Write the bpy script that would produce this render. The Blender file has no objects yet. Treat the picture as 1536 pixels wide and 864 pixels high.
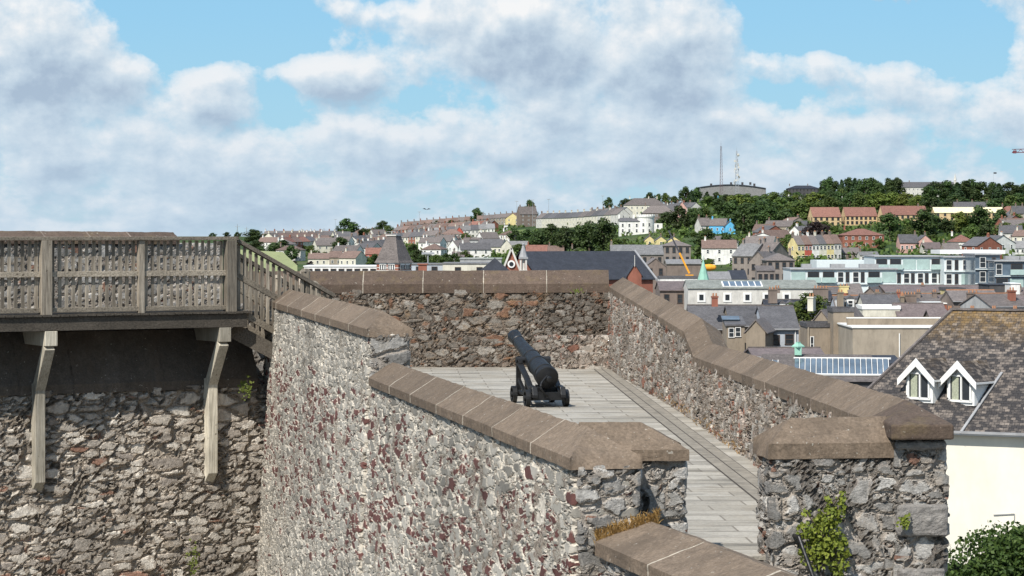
import bpy, bmesh, math, random
from mathutils import Vector, Matrix, noise as mnoise
random.seed(7)
S = bpy.context.scene
COL = S.collection
F = 3600.0; HZ = 350.0; CX = 768.0; CZ = 2.6       # focal length in photo pixels, horizon row, eye height over bastion floor
def W(px, py, Y): return Vector(((px-CX)/F*Y, Y, CZ-(py-HZ)/F*Y))
def PX(p): return (CX+F*p[0]/p[1], HZ+F*(CZ-p[2])/p[1])
def G0(px, py, z=0.0):
    Y = (CZ-z)*F/(py-HZ); return Vector(((px-CX)/F*Y, Y, z))
R = math.radians
ORD = ['first','second','third','fourth','fifth','sixth','seventh','eighth','ninth','tenth','eleventh','twelfth','thirteenth','fourteenth','fifteenth','sixteenth','seventeenth','eighteenth','nineteenth','twentieth','twenty-first','twenty-second','twenty-third','twenty-fourth','twenty-fifth','twenty-sixth','twenty-seventh','twenty-eighth','twenty-ninth','thirtieth']+['thirty-'+q for q in ('first','second','third','fourth','fifth','sixth','seventh','eighth','ninth')]+['fortieth']+['forty-'+q for q in ('first','second','third','fourth','fifth','sixth','seventh','eighth','ninth')]
# ------------------------------------------------------------------ node helpers
class NT:
    def __init__(s, nt): s.nt = nt
    def n(s, typ, **kw):
        nd = s.nt.nodes.new(typ)
        for k, v in kw.items():
            if k.startswith('i_'): nd.inputs[k[2:].replace('_', ' ')].default_value = v
            else: setattr(nd, k, v)
        return nd
    def l(s, a, b): s.nt.links.new(a, b)
    def tc(s, kind='Object'): return s.n('ShaderNodeTexCoord').outputs[kind]
    def map(s, vec, scale=(1,1,1), rot=(0,0,0), loc=(0,0,0)):
        m = s.n('ShaderNodeMapping'); s.l(vec, m.inputs['Vector'])
        m.inputs['Scale'].default_value = scale; m.inputs['Rotation'].default_value = rot; m.inputs['Location'].default_value = loc
        return m.outputs[0]
    def noise(s, vec, scale, detail=4, rough=.55, out='Fac', dist=0):
        m = s.n('ShaderNodeTexNoise'); 
        if vec is not None: s.l(vec, m.inputs['Vector'])
        m.inputs['Scale'].default_value = scale; m.inputs['Detail'].default_value = detail; m.inputs['Roughness'].default_value = rough
        m.inputs['Distortion'].default_value = dist
        return m.outputs[out]
    def vor(s, vec, scale, feature='F1', rnd=1.0):
        m = s.n('ShaderNodeTexVoronoi'); m.feature = feature; s.l(vec, m.inputs['Vector'])
        m.inputs['Scale'].default_value = scale; m.inputs['Randomness'].default_value = rnd
        return m
    def ramp(s, fac, stops, interp='LINEAR'):
        m = s.n('ShaderNodeValToRGB'); m.color_ramp.interpolation = interp; e = m.color_ramp.elements
        while len(e) < len(stops): e.new(0.5)
        for i, (p, c) in enumerate(stops):
            e[i].position = p; e[i].color = (c, c, c, 1) if isinstance(c, (int, float)) else (*c, 1)
        s.l(fac, m.inputs[0]); return m.outputs[0]
    def math(s, op, a, b=None, c=None, clamp=False):
        m = s.n('ShaderNodeMath'); m.operation = op; m.use_clamp = clamp
        for i, v in enumerate((a, b, c)):
            if v is None: continue
            if isinstance(v, (int, float)): m.inputs[i].default_value = v
            else: s.l(v, m.inputs[i])
        return m.outputs[0]
    def vmath(s, op, a, b=None):
        m = s.n('ShaderNodeVectorMath'); m.operation = op
        for i, v in enumerate((a, b)):
            if v is None: continue
            if isinstance(v, (tuple, list)): m.inputs[i].default_value = v
            else: s.l(v, m.inputs[i])
        return m
    def mix(s, fac, a, b, bt='MIX'):
        m = s.n('ShaderNodeMix'); m.data_type = 'RGBA'; m.blend_type = bt
        for k, v in ((0, fac), (6, a), (7, b)):
            if isinstance(v, (int, float)): m.inputs[k].default_value = v if k == 0 else (v, v, v, 1)
            elif isinstance(v, (tuple, list)): m.inputs[k].default_value = (*v, 1) if len(v) == 3 else v
            else: s.l(v, m.inputs[k])
        return m.outputs[2]
    def sep(s, c):
        m = s.n('ShaderNodeSeparateColor'); s.l(c, m.inputs[0]); return m.outputs
    def sepv(s, c):
        m = s.n('ShaderNodeSeparateXYZ'); s.l(c, m.inputs[0]); return m.outputs
def newmat(name, rough=.85, spec=.3):
    m = bpy.data.materials.new(name); m.use_nodes = True; nt = m.node_tree
    b = nt.nodes['Principled BSDF']; b.inputs['Roughness'].default_value = rough
    b.inputs['Specular IOR Level'].default_value = spec
    return m, NT(nt), b
def bump(t, b, h, strength=.5, dist=.01):
    bp = t.n('ShaderNodeBump'); bp.inputs['Strength'].default_value = strength; bp.inputs['Distance'].default_value = dist
    t.l(h, bp.inputs['Height']); t.l(bp.outputs[0], b.inputs['Normal'])
def rubble(name, sc=(3.6,3.6,6.8), stones=((.0,(.16,.145,.13)),(.5,(.27,.25,.225)),(1,(.42,.40,.36))), mortar=(.40,.37,.33), red=0.0, redcol=(.17,.07,.055),
           disp=.05, mort_w=(.03,.13), lichen=.0, seed=0.0, bigs=(.47,.5), sm_=.58, ro_=1.0, band=None, mossc=(.25,.16,.05)):
    m, t, b = newmat(name, .92, .2)
    o = t.tc()
    o1 = t.vmath('ADD', o, (seed, seed*1.7, seed*.6)).outputs[0]
    dn = t.noise(o1, 5.0, 4, .6, 'Color')
    dv = t.vmath('SUBTRACT', dn, (.5,.5,.5)).outputs[0]
    dv = t.vmath('MULTIPLY', dv, (.22,.22,.12)).outputs[0]
    v = t.vmath('ADD', o1, dv).outputs[0]
    v = t.map(v, sc)
    big = t.map(v, (.52,.52,.6))
    pick = t.ramp(t.noise(o1, 1.3, 2), [(bigs[0],0.0),(bigs[1],1.0)])
    va = t.mix(pick, v, big)
    sml = t.ramp(t.noise(t.map(o1, (1,1,1.8)), 2.6, 2), [(sm_,0.0),(sm_+.015,1.0)])
    va = t.mix(sml, va, t.map(v, (1.9,1.9,1.7)))
    f1 = t.vor(va, 1.0, 'F1', .95); de = t.vor(va, 1.0, 'DISTANCE_TO_EDGE', .95)
    c = t.sep(f1.outputs['Color'])
    edge = t.noise(o1, 28, 3, .6)
    d2 = t.math('ADD', de.outputs['Distance'], t.math('MULTIPLY', t.math('SUBTRACT', edge, .5), .12))
    mask = t.n('ShaderNodeMapRange'); mask.interpolation_type = 'SMOOTHSTEP'
    t.l(d2, mask.inputs['Value']); mask.inputs['From Min'].default_value = mort_w[0]; mask.inputs['From Max'].default_value = mort_w[1]
    mk = mask.outputs[0]
    fine = t.noise(o1, 16, 6, .7); fine2 = t.noise(t.map(o1, (1,1,2.4)), 45, 4, .7)
    col = t.ramp(c[0], list(stones))
    if red > 0:
        zone = t.ramp(t.noise(t.map(o1, (.22,.22,1.5)), 1.1, 4, .65), [(.42,0.04),(.54,1.0)])
        if band:
            zc_ = t.math('ADD', t.sepv(o)[2], t.math('MULTIPLY', t.math('SUBTRACT', t.noise(o, .7, 3), .5), .9))
            bm = t.ramp(t.math('MULTIPLY', t.math('SUBTRACT', zc_, band[0]), 1/(band[1]-band[0])), [(0,.10),(.45,1.0),(.86,1.0),(1.0,.05)])
            zone = t.math('MULTIPLY', t.math('ADD', t.math('MULTIPLY', zone, .6), .4), bm)
        rp = t.math('GREATER_THAN', t.math('MULTIPLY', zone, red), c[1])
        rc = t.mix(c[2], redcol, tuple(k*1.45 for k in redcol))
        col = t.mix(rp, col, rc)
    col = t.mix(1.0, col, t.ramp(fine, [(.25,1-.5*ro_),(.75,1+.45*ro_)]), 'MULTIPLY')
    col = t.mix(.8, col, t.ramp(fine2, [(.3,1-.35*ro_),(.7,1+.3*ro_)]), 'MULTIPLY')
    mc = t.mix(1.0, mortar, t.ramp(t.noise(o1, 9, 5, .7), [(.25,.55),(.75,1.3)]), 'MULTIPLY')
    col = t.mix(mk, mc, col)
    if lichen > 0:
        lm = t.ramp(t.noise(o1, 3.0, 5, .7), [(.60-.05*lichen,0.0),(.72,lichen)])
        col = t.mix(lm, col, mossc)
    stain = t.ramp(t.noise(t.map(o1, (.9,.9,.35)), 1.0, 4, .6), [(.3,.70),(.6,1.1)])
    col = t.mix(1.0, col, stain, 'MULTIPLY')
    t.l(col, b.inputs['Base Color'])
    h = t.math('MULTIPLY', mk, t.math('ADD', .55, t.math('MULTIPLY', c[2], .75)))
    h = t.math('ADD', h, t.math('MULTIPLY', fine, .55*ro_))
    h = t.math('ADD', h, t.math('MULTIPLY', fine2, .12))
    h = t.math('ADD', h, t.math('MULTIPLY', t.noise(o1, 1.7, 2), .9))
    dp = t.n('ShaderNodeDisplacement'); dp.inputs['Midlevel'].default_value = 1.1; dp.inputs['Scale'].default_value = disp
    t.l(h, dp.inputs['Height']); t.l(dp.outputs[0], t.nt.nodes['Material Output'].inputs['Displacement'])
    m.displacement_method = 'BOTH'
    return m
M = {}
M['flank'] = rubble('pale rubble', (3.1,3.1,10.5), ((0,(.18,.168,.145)),(.5,(.30,.28,.24)),(1,(.42,.39,.335))), (.57,.515,.43), .46, (.098,.045,.039), .028, (.04,.13), .2, 3.1, (.60,.64), .57, .4, (12.0,14.75), (.32,.24,.13))
M['inner'] = rubble('grey brown rubble', (5.0,5.0,9.5), ((0,(.125,.108,.09)),(.5,(.20,.178,.15)),(1,(.32,.29,.25))), (.20,.16,.125), .22, (.15,.085,.055), .075, (.02,.12), .45, 11.3, (.47,.5), .58, 1.0, None, (.26,.15,.06))
M['right'] = rubble('pale brown rubble', (6.0,6.0,9.5), ((0,(.23,.20,.17)),(.5,(.35,.315,.27)),(1,(.47,.44,.385))), (.36,.30,.25), .22, (.20,.10,.07), .06, (.03,.15), .4, 21.7, (.47,.5), .58, 1.0, None, (.30,.19,.07))
M['gate'] = rubble('grey gate rubble', (4.2,4.2,6.8), ((0,(.19,.18,.165)),(.5,(.30,.285,.26)),(1,(.45,.43,.395))), (.34,.30,.255), .12, (.19,.11,.08), .045, (.03,.14), .25, 31.9, (.47,.5), .58, 1.0, None, (.20,.15,.08))
M['curtain'] = rubble('brown curtain rubble', (3.2,3.2,8.2), ((0,(.27,.235,.20)),(.5,(.43,.385,.325)),(1,(.60,.55,.475))), (.33,.28,.225), .08, (.24,.14,.10), .085, (.02,.13), .2, 41.3, (.53,.56), .63, .85, None, (.20,.14,.07))
def ashlar():
    m, t, b = newmat('dressed grey stone', .9, .25); o = t.tc()
    f = t.noise(o, 14, 6, .7); g = t.noise(o, 60, 3, .7)
    c = t.ramp(f, [(.3,(.14,.13,.12)),(.7,(.29,.27,.245))]); t.l(c, b.inputs['Base Color'])
    bump(t, b, t.math('ADD', f, t.math('MULTIPLY', g, .4)), .9, .03); return m
M['ashlar'] = ashlar()
def coping_m(name, a, c2, streak=1.0, lich=.0):
    m, t, b = newmat(name, .9, .2); o = t.tc()
    n1 = t.noise(o, 2.2, 5, .65); n2 = t.noise(o, 40, 4, .75); n3 = t.noise(t.map(o, (1,1,.3)), 12, 4, .6)
    c = t.mix(n1, a, c2)
    c = t.mix(1.0, c, t.ramp(n2, [(.3,.62),(.72,1.35)]), 'MULTIPLY')
    c = t.mix(.7, c, t.ramp(n3, [(.3,.75),(.7,1.2)]), 'MULTIPLY')
    isl = t.n('ShaderNodeNewGeometry').outputs['Random Per Island']; c = t.mix(1.0, c, t.ramp(isl, [(0,.80),(1,1.16)]), 'MULTIPLY')
    c = t.mix(t.ramp(t.noise(t.map(o,(1,1,.6)), 1.4, 6, .72), [(.50,0.0),(.66,.55)]), c, (.085,.065,.048))
    sp = t.ramp(t.noise(o, 24, 2, .5), [(.70,0.0),(.74,.65)])
    c = t.mix(sp, c, (.42,.39,.33))
    if lich: c = t.mix(t.ramp(t.noise(o, 3.5, 5, .7), [(.52,0.0),(.68,lich)]), c, (.16,.12,.055))
    t.l(c, b.inputs['Base Color']); bump(t, b, t.math('ADD', n2, t.math('MULTIPLY', n3, .6)), .7, .012); return m
M['coping'] = coping_m('brown coping', (.135,.100,.071), (.188,.143,.103))
M['coping_far'] = coping_m('dark weathered coping', (.088,.063,.048), (.135,.098,.074), lich=.4)
M['mortar'] = coping_m('pale mortar', (.34,.295,.235), (.44,.39,.315))
M['coping_shade'] = coping_m('shade painted coping', (.05,.042,.034), (.14,.12,.098))  # shade under the walkway deck painted in as a darker coping colour
M['mortar_dark'] = coping_m('worn mortar', (.20,.16,.13), (.26,.21,.17))
def timber(name, rot, col=((.115,.10,.08),(.33,.305,.26))):
    m, t, b = newmat(name, .85, .25); o = t.tc()
    v = t.map(o, (1,1,1), rot)
    g = t.noise(t.map(v, (14,14,.8)), 3.0, 5, .65); k = t.noise(o, 2.0, 4, .6)
    c = t.ramp(g, [(.28,col[0]),(.62,col[1])])
    c = t.mix(1.0, c, t.ramp(k, [(.3,.7),(.7,1.15)]), 'MULTIPLY')
    oi = t.n('ShaderNodeObjectInfo').outputs['Random']; c = t.mix(1.0, c, t.ramp(oi, [(0,.55),(1,1.2)]), 'MULTIPLY')
    c = t.mix(t.ramp(t.noise(t.map(o,(3,3,3)), 4.5, 3, .5), [(.68,0.0),(.75,.8)]), c, (.06,.045,.03))
    t.l(c, b.inputs['Base Color']); bump(t, b, g, .9, .012); return m
M['wood_v'] = timber('weathered timber upright', (0,0,0), ((.12,.098,.072),(.38,.33,.26)))
M['wood_h'] = timber('weathered timber rail', (R(90),0,R(-60)), ((.12,.098,.072),(.36,.31,.24)))
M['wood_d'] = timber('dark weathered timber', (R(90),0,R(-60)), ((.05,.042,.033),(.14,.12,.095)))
M['wood_pale'] = timber('pale weathered timber', (0,0,0), ((.30,.265,.20),(.56,.51,.41)))
def plain(name, c, rough=.8, var=.15, sc=1.5, spec=.3, metal=0, bmp=0):
    m, t, b = newmat(name, rough, spec); o = t.tc()
    n = t.noise(o, sc, 5, .65)
    t.l(t.mix(1.0, c, t.ramp(n, [(.25,1-var*1.6),(.75,1+var)]), 'MULTIPLY'), b.inputs['Base Color']); b.inputs['Metallic'].default_value = metal
    if bmp: bump(t, b, n, .5, bmp)
    return m
M['iron'] = plain('black painted iron', (.0045,.0045,.0048), .5, .22, 14, .5, 0, .004)
def iron_wear():
    m = M['iron']; t = NT(m.node_tree); b = m.node_tree.nodes['Principled BSDF']; o = t.tc()
    f = t.ramp(t.noise(o, 7, 6, .75), [(.60,0.0),(.70,.55)]); src = b.inputs['Base Color'].links[0].from_socket
    t.l(t.mix(f, src, (.045,.034,.026)), b.inputs['Base Color']); t.l(t.ramp(t.noise(o, 22, 4, .6), [(.3,.38),(.7,.7)]), b.inputs['Roughness'])
iron_wear()
M['bore'] = plain('bore', (.004,.004,.004), .9)
M['glass'] = plain('window glass', (.03,.035,.04), .12, .3, .4, .6)
M['frame_white'] = plain('white window paint', (.75,.74,.70), .5, .05)
M['frame_dark'] = plain('dark window paint', (.08,.06,.05), .6, .1)
M['curtain_cloth'] = plain('pale curtain', (.35,.37,.27), .9, .25, 9)
def wall_m(name, c):
    m, t, b = newmat(name, .88, .3); o = t.tc(); k = t.ramp(t.noise(t.map(o,(.9,.9,.35)), 1.0, 6, .75), [(.32,.74),(.55,1.04)]); k2 = t.ramp(t.noise(o, .5, 4, .6), [(.3,.84),(.7,1.1)])
    t.l(t.mix(1.0, t.mix(1.0, c, k, 'MULTIPLY'), k2, 'MULTIPLY'), b.inputs['Base Color']); return m
WALLC = dict(white=(.74,.72,.67), cream=(.62,.585,.48), pale=(.56,.54,.49), tan=(.255,.208,.155), beige=(.33,.28,.215), brown=(.19,.15,.125), stone=(.235,.20,.175), brick=(.27,.105,.07),
    orange=(.42,.17,.09), red=(.45,.10,.07), yellow=(.66,.55,.27), grey=(.36,.36,.35), bluegrey=(.40,.43,.46), blue=(.12,.42,.66), pink=(.55,.33,.28), ybrick=(.58,.42,.235), mint=(.50,.62,.56), dark=(.07,.068,.07), purple=(.16,.115,.12))
for k, c in WALLC.items(): M[k] = wall_m(k+' wall', c)
ROOFC = dict(slate=(.092,.088,.090), slate_d=(.030,.033,.042), slate_b=(.135,.115,.105), slate_l=(.19,.185,.18), tile_r=(.20,.095,.07), tile_b=(.155,.105,.085), roof_p=(.125,.098,.092), roof_y=(.62,.55,.33), roof_g=(.24,.25,.22))
def roof_m(name, c):
    m, t, b = newmat(name, .75, .35); o = t.tc()
    n = t.noise(o, .9, 5, .7); r = t.noise(t.map(o, (1.2,1.2,6)), 2.0, 3, .6)
    n = t.math('ADD', t.math('MULTIPLY', n, .75), t.math('MULTIPLY', t.n('ShaderNodeObjectInfo').outputs['Random'], .25)); s3 = t.noise(t.map(o,(3,3,3)), 2.2, 3, .7)
    cc = t.mix(1.0, c, t.ramp(n, [(.25,.6),(.75,1.4)]), 'MULTIPLY'); cc = t.mix(1.0, cc, t.ramp(s3, [(.35,.75),(.65,1.25)]), 'MULTIPLY'); cc = t.mix(.8, cc, t.ramp(r, [(.3,.7),(.7,1.25)]), 'MULTIPLY')
    t.l(cc, b.inputs['Base Color']); bump(t, b, r, .5, .04); return m
for k, c in ROOFC.items(): M[k] = roof_m(k+' roof', c)
M['copper'] = plain('green copper', (.26,.47,.37), .6, .12, 1.0)
M['lead'] = plain('lead grey', (.30,.30,.30), .6, .15)
M['pot'] = plain('clay pot', (.40,.20,.11), .8, .2)
M['steel'] = plain('grey steel', (.33,.34,.35), .5, .1)
M['steel_d'] = plain('dark steel', (.06,.06,.07), .5, .1)
M['crane_y'] = plain('yellow paint', (.75,.34,.03), .5, .1)
M['crane_r'] = plain('red paint', (.35,.05,.05), .5, .1)
M['crane_d'] = plain('dull dark red paint', (.16,.05,.06), .6, .2)
M['alu'] = plain('pale metal panel', (.62,.67,.66), .45, .05)
M['bglass'] = plain('blue grey glazing', (.10,.135,.17), .12, .35, .35, .7)
M['gglass'] = plain('mint glass panel', (.38,.49,.455), .2, .2, .5, .6)
def near_slate():
    m, t, b = newmat('lichened slate', .85, .3); uv = t.tc('UV')
    br = t.n('ShaderNodeTexBrick'); t.l(uv, br.inputs['Vector']); br.inputs['Scale'].default_value = 1.0
    br.inputs['Brick Width'].default_value = .27; br.inputs['Row Height'].default_value = .19; br.inputs['Mortar Size'].default_value = .008; br.offset = .5
    br.inputs['Color1'].default_value = (0,0,0,1); br.inputs['Color2'].default_value = (1,1,1,1); br.inputs['Mortar'].default_value = (0,0,0,1)
    n = t.noise(t.map(uv, (1,1.8,1)), 1.1, 6, .72); n2 = t.noise(uv, 14, 4, .7)
    patch = t.ramp(t.math('ADD', t.math('MULTIPLY', br.outputs['Color'], .34), t.math('MULTIPLY', n, 1.15)), [(.68,0.0),(.95,1.0)])
    c = t.mix(patch, (.036,.033,.033), (.185,.155,.13))
    c = t.mix(1.0, c, t.ramp(n2, [(.3,.6),(.7,1.45)]), 'MULTIPLY')
    top = t.ramp(t.math('ADD', t.sepv(uv)[1], t.math('MULTIPLY', t.noise(uv, 1.2, 3), 1.6)), [(0,0.0),(1,0.0)])
    yy = t.n('ShaderNodeMapRange'); t.l(t.math('ADD', t.sepv(uv)[1], t.math('MULTIPLY', t.noise(uv, 1.1, 4, .7), 2.6)), yy.inputs['Value'])
    yy.inputs['From Min'].default_value = 7.6; yy.inputs['From Max'].default_value = 10.2
    c = t.mix(t.math('MULTIPLY', yy.outputs[0], t.ramp(t.noise(uv, 2.4, 6, .75), [(.40,.15),(.60,.9)])), c, (.22,.135,.045))
    c = t.mix(t.math('MULTIPLY', br.outputs['Fac'], .6), c, (.02,.018,.018))
    t.l(c, b.inputs['Base Color'])
    bump(t, b, t.math('SUBTRACT', t.math('ADD', t.math('MULTIPLY', br.outputs['Color'], .5), t.math('MULTIPLY', n2, .3)), br.outputs['Fac']), .9, .03); return m
M['near_slate'] = near_slate()
def paving():
    m, t, b = newmat('stone paving', .85, .3); o = t.tc()
    v = t.map(o, (1,1,1), (0,0,R(-3)))
    br = t.n('ShaderNodeTexBrick'); t.l(v, br.inputs['Vector']); br.inputs['Scale'].default_value = 1.0
    br.inputs['Brick Width'].default_value = .86; br.inputs['Row Height'].default_value = .40; br.inputs['Mortar Size'].default_value = .010; br.offset = .43
    br.inputs['Color1'].default_value = (.0,.0,.0,1); br.inputs['Color2'].default_value = (1,1,1,1); br.inputs['Mortar'].default_value = (0,0,0,1)
    n = t.noise(t.map(o, (.55,2.2,1)), 1.3, 6, .7); n2 = t.noise(o, 22, 5, .75)
    c = t.mix(br.outputs['Color'], (.29,.265,.22), (.41,.38,.325))
    c = t.mix(1.0, c, t.ramp(n, [(.32,.42),(.52,1.0),(.75,1.2)]), 'MULTIPLY'); c = t.mix(.8, c, t.ramp(n2, [(.3,.72),(.7,1.2)]), 'MULTIPLY')
    c = t.mix(t.ramp(t.noise(o, .8, 5, .7), [(.50,0.0),(.72,.6)]), c, (.22,.18,.125)); c = t.mix(t.ramp(t.noise(t.map(o,(.4,3,1)), 3.0, 6, .75), [(.56,0.0),(.70,.6)]), c, (.12,.11,.095))
    c = t.mix(t.math('MULTIPLY', br.outputs['Fac'], .6), c, (.14,.12,.095)); t.l(c, b.inputs['Base Color'])
    bump(t, b, t.math('SUBTRACT', n2, br.outputs['Fac']), .7, .012); return m
M['paving'] = paving()
M['paving_gap'] = plain('paving gap', (.07,.06,.05), .95, .3, 6)
M['paving_strip'] = plain('worn paving strip', (.245,.22,.18), .9, .3, 5, bmp=.01)
def leaf_m(name, a, c2, vary=.35):
    m, t, b = newmat(name, .6, .25); o = t.tc()
    oi = t.n('ShaderNodeObjectInfo').outputs['Random']; g = t.n('ShaderNodeNewGeometry').outputs['Random Per Island']
    f = t.math('ADD', t.math('MULTIPLY', g, .55), t.math('MULTIPLY', t.noise(o, .28, 3, .6), .5), clamp=True)
    c = t.mix(f, a, c2)
    hs = t.n('ShaderNodeHueSaturation'); t.l(c, hs.inputs['Color'])
    t.l(t.math('ADD', .485, t.math('MULTIPLY', oi, .03)), hs.inputs['Hue']); t.l(t.math('ADD', 1-vary/2, t.math('MULTIPLY', oi, vary)), hs.inputs['Value'])
    t.l(hs.outputs[0], b.inputs['Base Color'])
    tr = t.n('ShaderNodeBsdfTranslucent'); t.l(hs.outputs[0], tr.inputs['Color'])
    mx = t.n('ShaderNodeMixShader'); mx.inputs[0].default_value = .22; t.l(b.outputs[0], mx.inputs[1]); t.l(tr.outputs[0], mx.inputs[2])
    t.l(mx.outputs[0], t.nt.nodes['Material Output'].inputs['Surface']); return m
M['leaf0'] = leaf_m('dark foliage', (.018,.036,.010), (.068,.105,.026), .7)
M['leaf1'] = leaf_m('green foliage', (.035,.064,.013), (.12,.165,.036), .6)
M['leaf2'] = leaf_m('yellow green foliage', (.055,.085,.015), (.16,.19,.035))
M['leaf3'] = leaf_m('purple foliage', (.018,.012,.012), (.045,.028,.026))
M['leaf4'] = leaf_m('conifer foliage', (.015,.032,.012), (.042,.070,.022))
M['ivy'] = leaf_m('ivy leaves', (.07,.12,.015), (.28,.34,.05))
M['bush'] = leaf_m('bush leaves', (.02,.05,.01), (.09,.15,.03))
M['drygrass'] = leaf_m('dry grass', (.22,.14,.045), (.56,.37,.13))
M['bark'] = plain('bark', (.09,.07,.05), .9, .3, 3)
def ground_m():
    m, t, b = newmat('hill ground', .95, .1); o = t.tc()
    n = t.noise(o, .012, 5, .65); n2 = t.noise(o, .12, 5, .7)
    c = t.ramp(n, [(.35,(.022,.042,.012)),(.5,(.045,.072,.022)),(.62,(.075,.09,.035)),(.75,(.11,.10,.075))])
    c = t.mix(1.0, c, t.ramp(n2, [(.3,.55),(.7,1.4)]), 'MULTIPLY'); t.l(c, b.inputs['Base Color']); return m
M['ground'] = ground_m()
M['cream_white wall'] = plain('cream render', (.72,.68,.575), .9, .07, .35); M['cream_white'] = M['cream_white wall']
def render_wall():
    m = M['cream_white']; t = NT(m.node_tree); b = m.node_tree.nodes['Principled BSDF']; o = t.tc(); src = b.inputs['Base Color'].links[0].from_socket
    k = t.ramp(t.noise(t.map(o,(.9,.9,.35)), 1.0, 6, .7), [(.34,.92),(.60,1.0)]); t.l(t.mix(1.0, src, k, 'MULTIPLY'), b.inputs['Base Color'])
render_wall()
M['lawn'] = plain('yellow green lawn', (.27,.29,.13), .9, .12)
M['grass_hill'] = plain('mown hillside grass', (.13,.17,.045), .95, .3, .1)
M['town_floor'] = plain('town yards and streets', (.10,.092,.082), .95, .4, .05)
M['asphalt'] = plain('asphalt', (.055,.055,.055), .9, .2, .4)

# ------------------------------------------------------------------ object helpers
def tag(o, label=None, cat=None, group=None, kind=None):
    if label: o['label'] = label
    if cat: o['category'] = cat
    if group: o['group'] = group
    if kind: o['kind'] = kind
    return o
def empty(name, loc, label, cat, group=None, rz=0):
    o = bpy.data.objects.new(name, None); COL.objects.link(o); o.location = loc; o.rotation_euler = (0,0,rz); o.empty_display_size = .2
    return tag(o, label, cat, group)
class MB:
    def __init__(s): s.v = []; s.f = []; s.mi = []; s.uv = None
    def add(s, verts, faces, mi=0):
        b = len(s.v); s.v += [tuple(v) for v in verts]; s.f += [tuple(b+i for i in f) for f in faces]; s.mi += [mi]*len(faces)
    def box(s, c, sz, rz=0, mi=0, mat=None):
        hx, hy, hz = sz[0]/2, sz[1]/2, sz[2]/2; vs = []
        for x in (-hx,hx):
            for y in (-hy,hy):
                for z in (-hz,hz): vs.append(Vector((x,y,z)))
        if mat is None: mat = Matrix.Translation(c) @ Matrix.Rotation(rz, 4, 'Z')
        vs = [mat @ v for v in vs]
        s.add(vs, [(0,1,3,2),(4,6,7,5),(0,4,5,1),(2,3,7,6),(0,2,6,4),(1,5,7,3)], mi)
    def bar(s, a, b, w, h, mi=0, up=(0,0,1)):
        a = Vector(a); b = Vector(b); d = (b-a); L = d.length; d.normalize(); up = Vector(up)
        if abs(d.dot(up)) > .99: up = Vector((0,1,0))
        x = d.cross(up).normalized(); y = x.cross(d).normalized()
        vs = []
        for p in (a,b):
            for i, j in ((-1,-1),(1,-1),(1,1),(-1,1)): vs.append(p+x*i*w/2+y*j*h/2)
        s.add(vs, [(0,3,2,1),(4,5,6,7),(0,1,5,4),(1,2,6,5),(2,3,7,6),(3,0,4,7)], mi)
    def cyl(s, a, b, r0, r1=None, n=10, mi=0):
        r1 = r0 if r1 is None else r1; a = Vector(a); b = Vector(b); d = (b-a).normalized(); up = Vector((0,0,1)) if abs(d.z) < .95 else Vector((0,1,0))
        x = d.cross(up).normalized(); y = x.cross(d).normalized(); vs = []
        for p, r in ((a,r0),(b,r1)):
            for i in range(n):
                t = 2*math.pi*i/n; vs.append(p+x*math.cos(t)*r+y*math.sin(t)*r)
        s.add(vs, [(i,(i+1)%n,n+(i+1)%n,n+i) for i in range(n)]+[tuple(range(n-1,-1,-1)), tuple(range(n,2*n))], mi)
    def lathe(s, a, d, prof, n=20, mi=0):
        a = Vector(a); d = Vector(d).normalized(); up = Vector((0,0,1)) if abs(d.z) < .95 else Vector((0,1,0))
        x = d.cross(up).normalized(); y = x.cross(d).normalized(); vs = []; fs = []
        for t, r in prof:
            for i in range(n):
                q = 2*math.pi*i/n; vs.append(a+d*t+x*math.cos(q)*r+y*math.sin(q)*r)
        for k in range(len(prof)-1):
            for i in range(n): fs.append((k*n+i,k*n+(i+1)%n,(k+1)*n+(i+1)%n,(k+1)*n+i))
        fs.append(tuple(range(n-1,-1,-1))); fs.append(tuple((len(prof)-1)*n+i for i in range(n)))
        s.add(vs, fs, mi)
    def prism(s, poly, z0, z1, mi=0):
        n = len(poly); zz0 = z0 if isinstance(z0, (list,tuple)) else [z0]*n; zz1 = z1 if isinstance(z1, (list,tuple)) else [z1]*n
        s.add([(p[0],p[1],zz0[i]) for i, p in enumerate(poly)]+[(p[0],p[1],zz1[i]) for i, p in enumerate(poly)],
              [tuple(range(n-1,-1,-1)), tuple(range(n,2*n))]+[(i,(i+1)%n,n+(i+1)%n,n+i) for i in range(n)], mi)
    def mesh(s, name, mats, origin=(0,0,0), smooth=False, weld=False):
        o = Vector(origin); me = bpy.data.meshes.new(name)
        me.from_pydata([(v[0]-o.x, v[1]-o.y, v[2]-o.z) for v in s.v], [], s.f)
        for mm in (mats if isinstance(mats, (list,tuple)) else [mats]): me.materials.append(M[mm] if isinstance(mm, str) else mm)
        me.polygons.foreach_set('material_index', s.mi)
        bm = bmesh.new(); bm.from_mesh(me)
        if weld: bmesh.ops.remove_doubles(bm, verts=bm.verts, dist=.001)
        bmesh.ops.recalc_face_normals(bm, faces=bm.faces); bm.to_mesh(me); bm.free()
        if smooth: me.polygons.foreach_set('use_smooth', [True]*len(me.polygons))
        me.update(); return me
    def build(s, name, mats, parent=None, origin=None, smooth=False, weld=False, bevel=0):
        if origin is None: origin = parent.location if parent else (0,0,0)
        if parent is not None and parent.get('_local'): origin = (0,0,0)
        o = bpy.data.objects.new(name, s.mesh(name, mats, origin, smooth, weld)); COL.objects.link(o)
        if parent: o.parent = parent
        else: o.location = origin
        if bevel:
            b = o.modifiers.new('bevel', 'BEVEL'); b.width = bevel; b.segments = 2; b.limit_method = 'ANGLE'; b.angle_limit = R(25)
        return o
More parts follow.
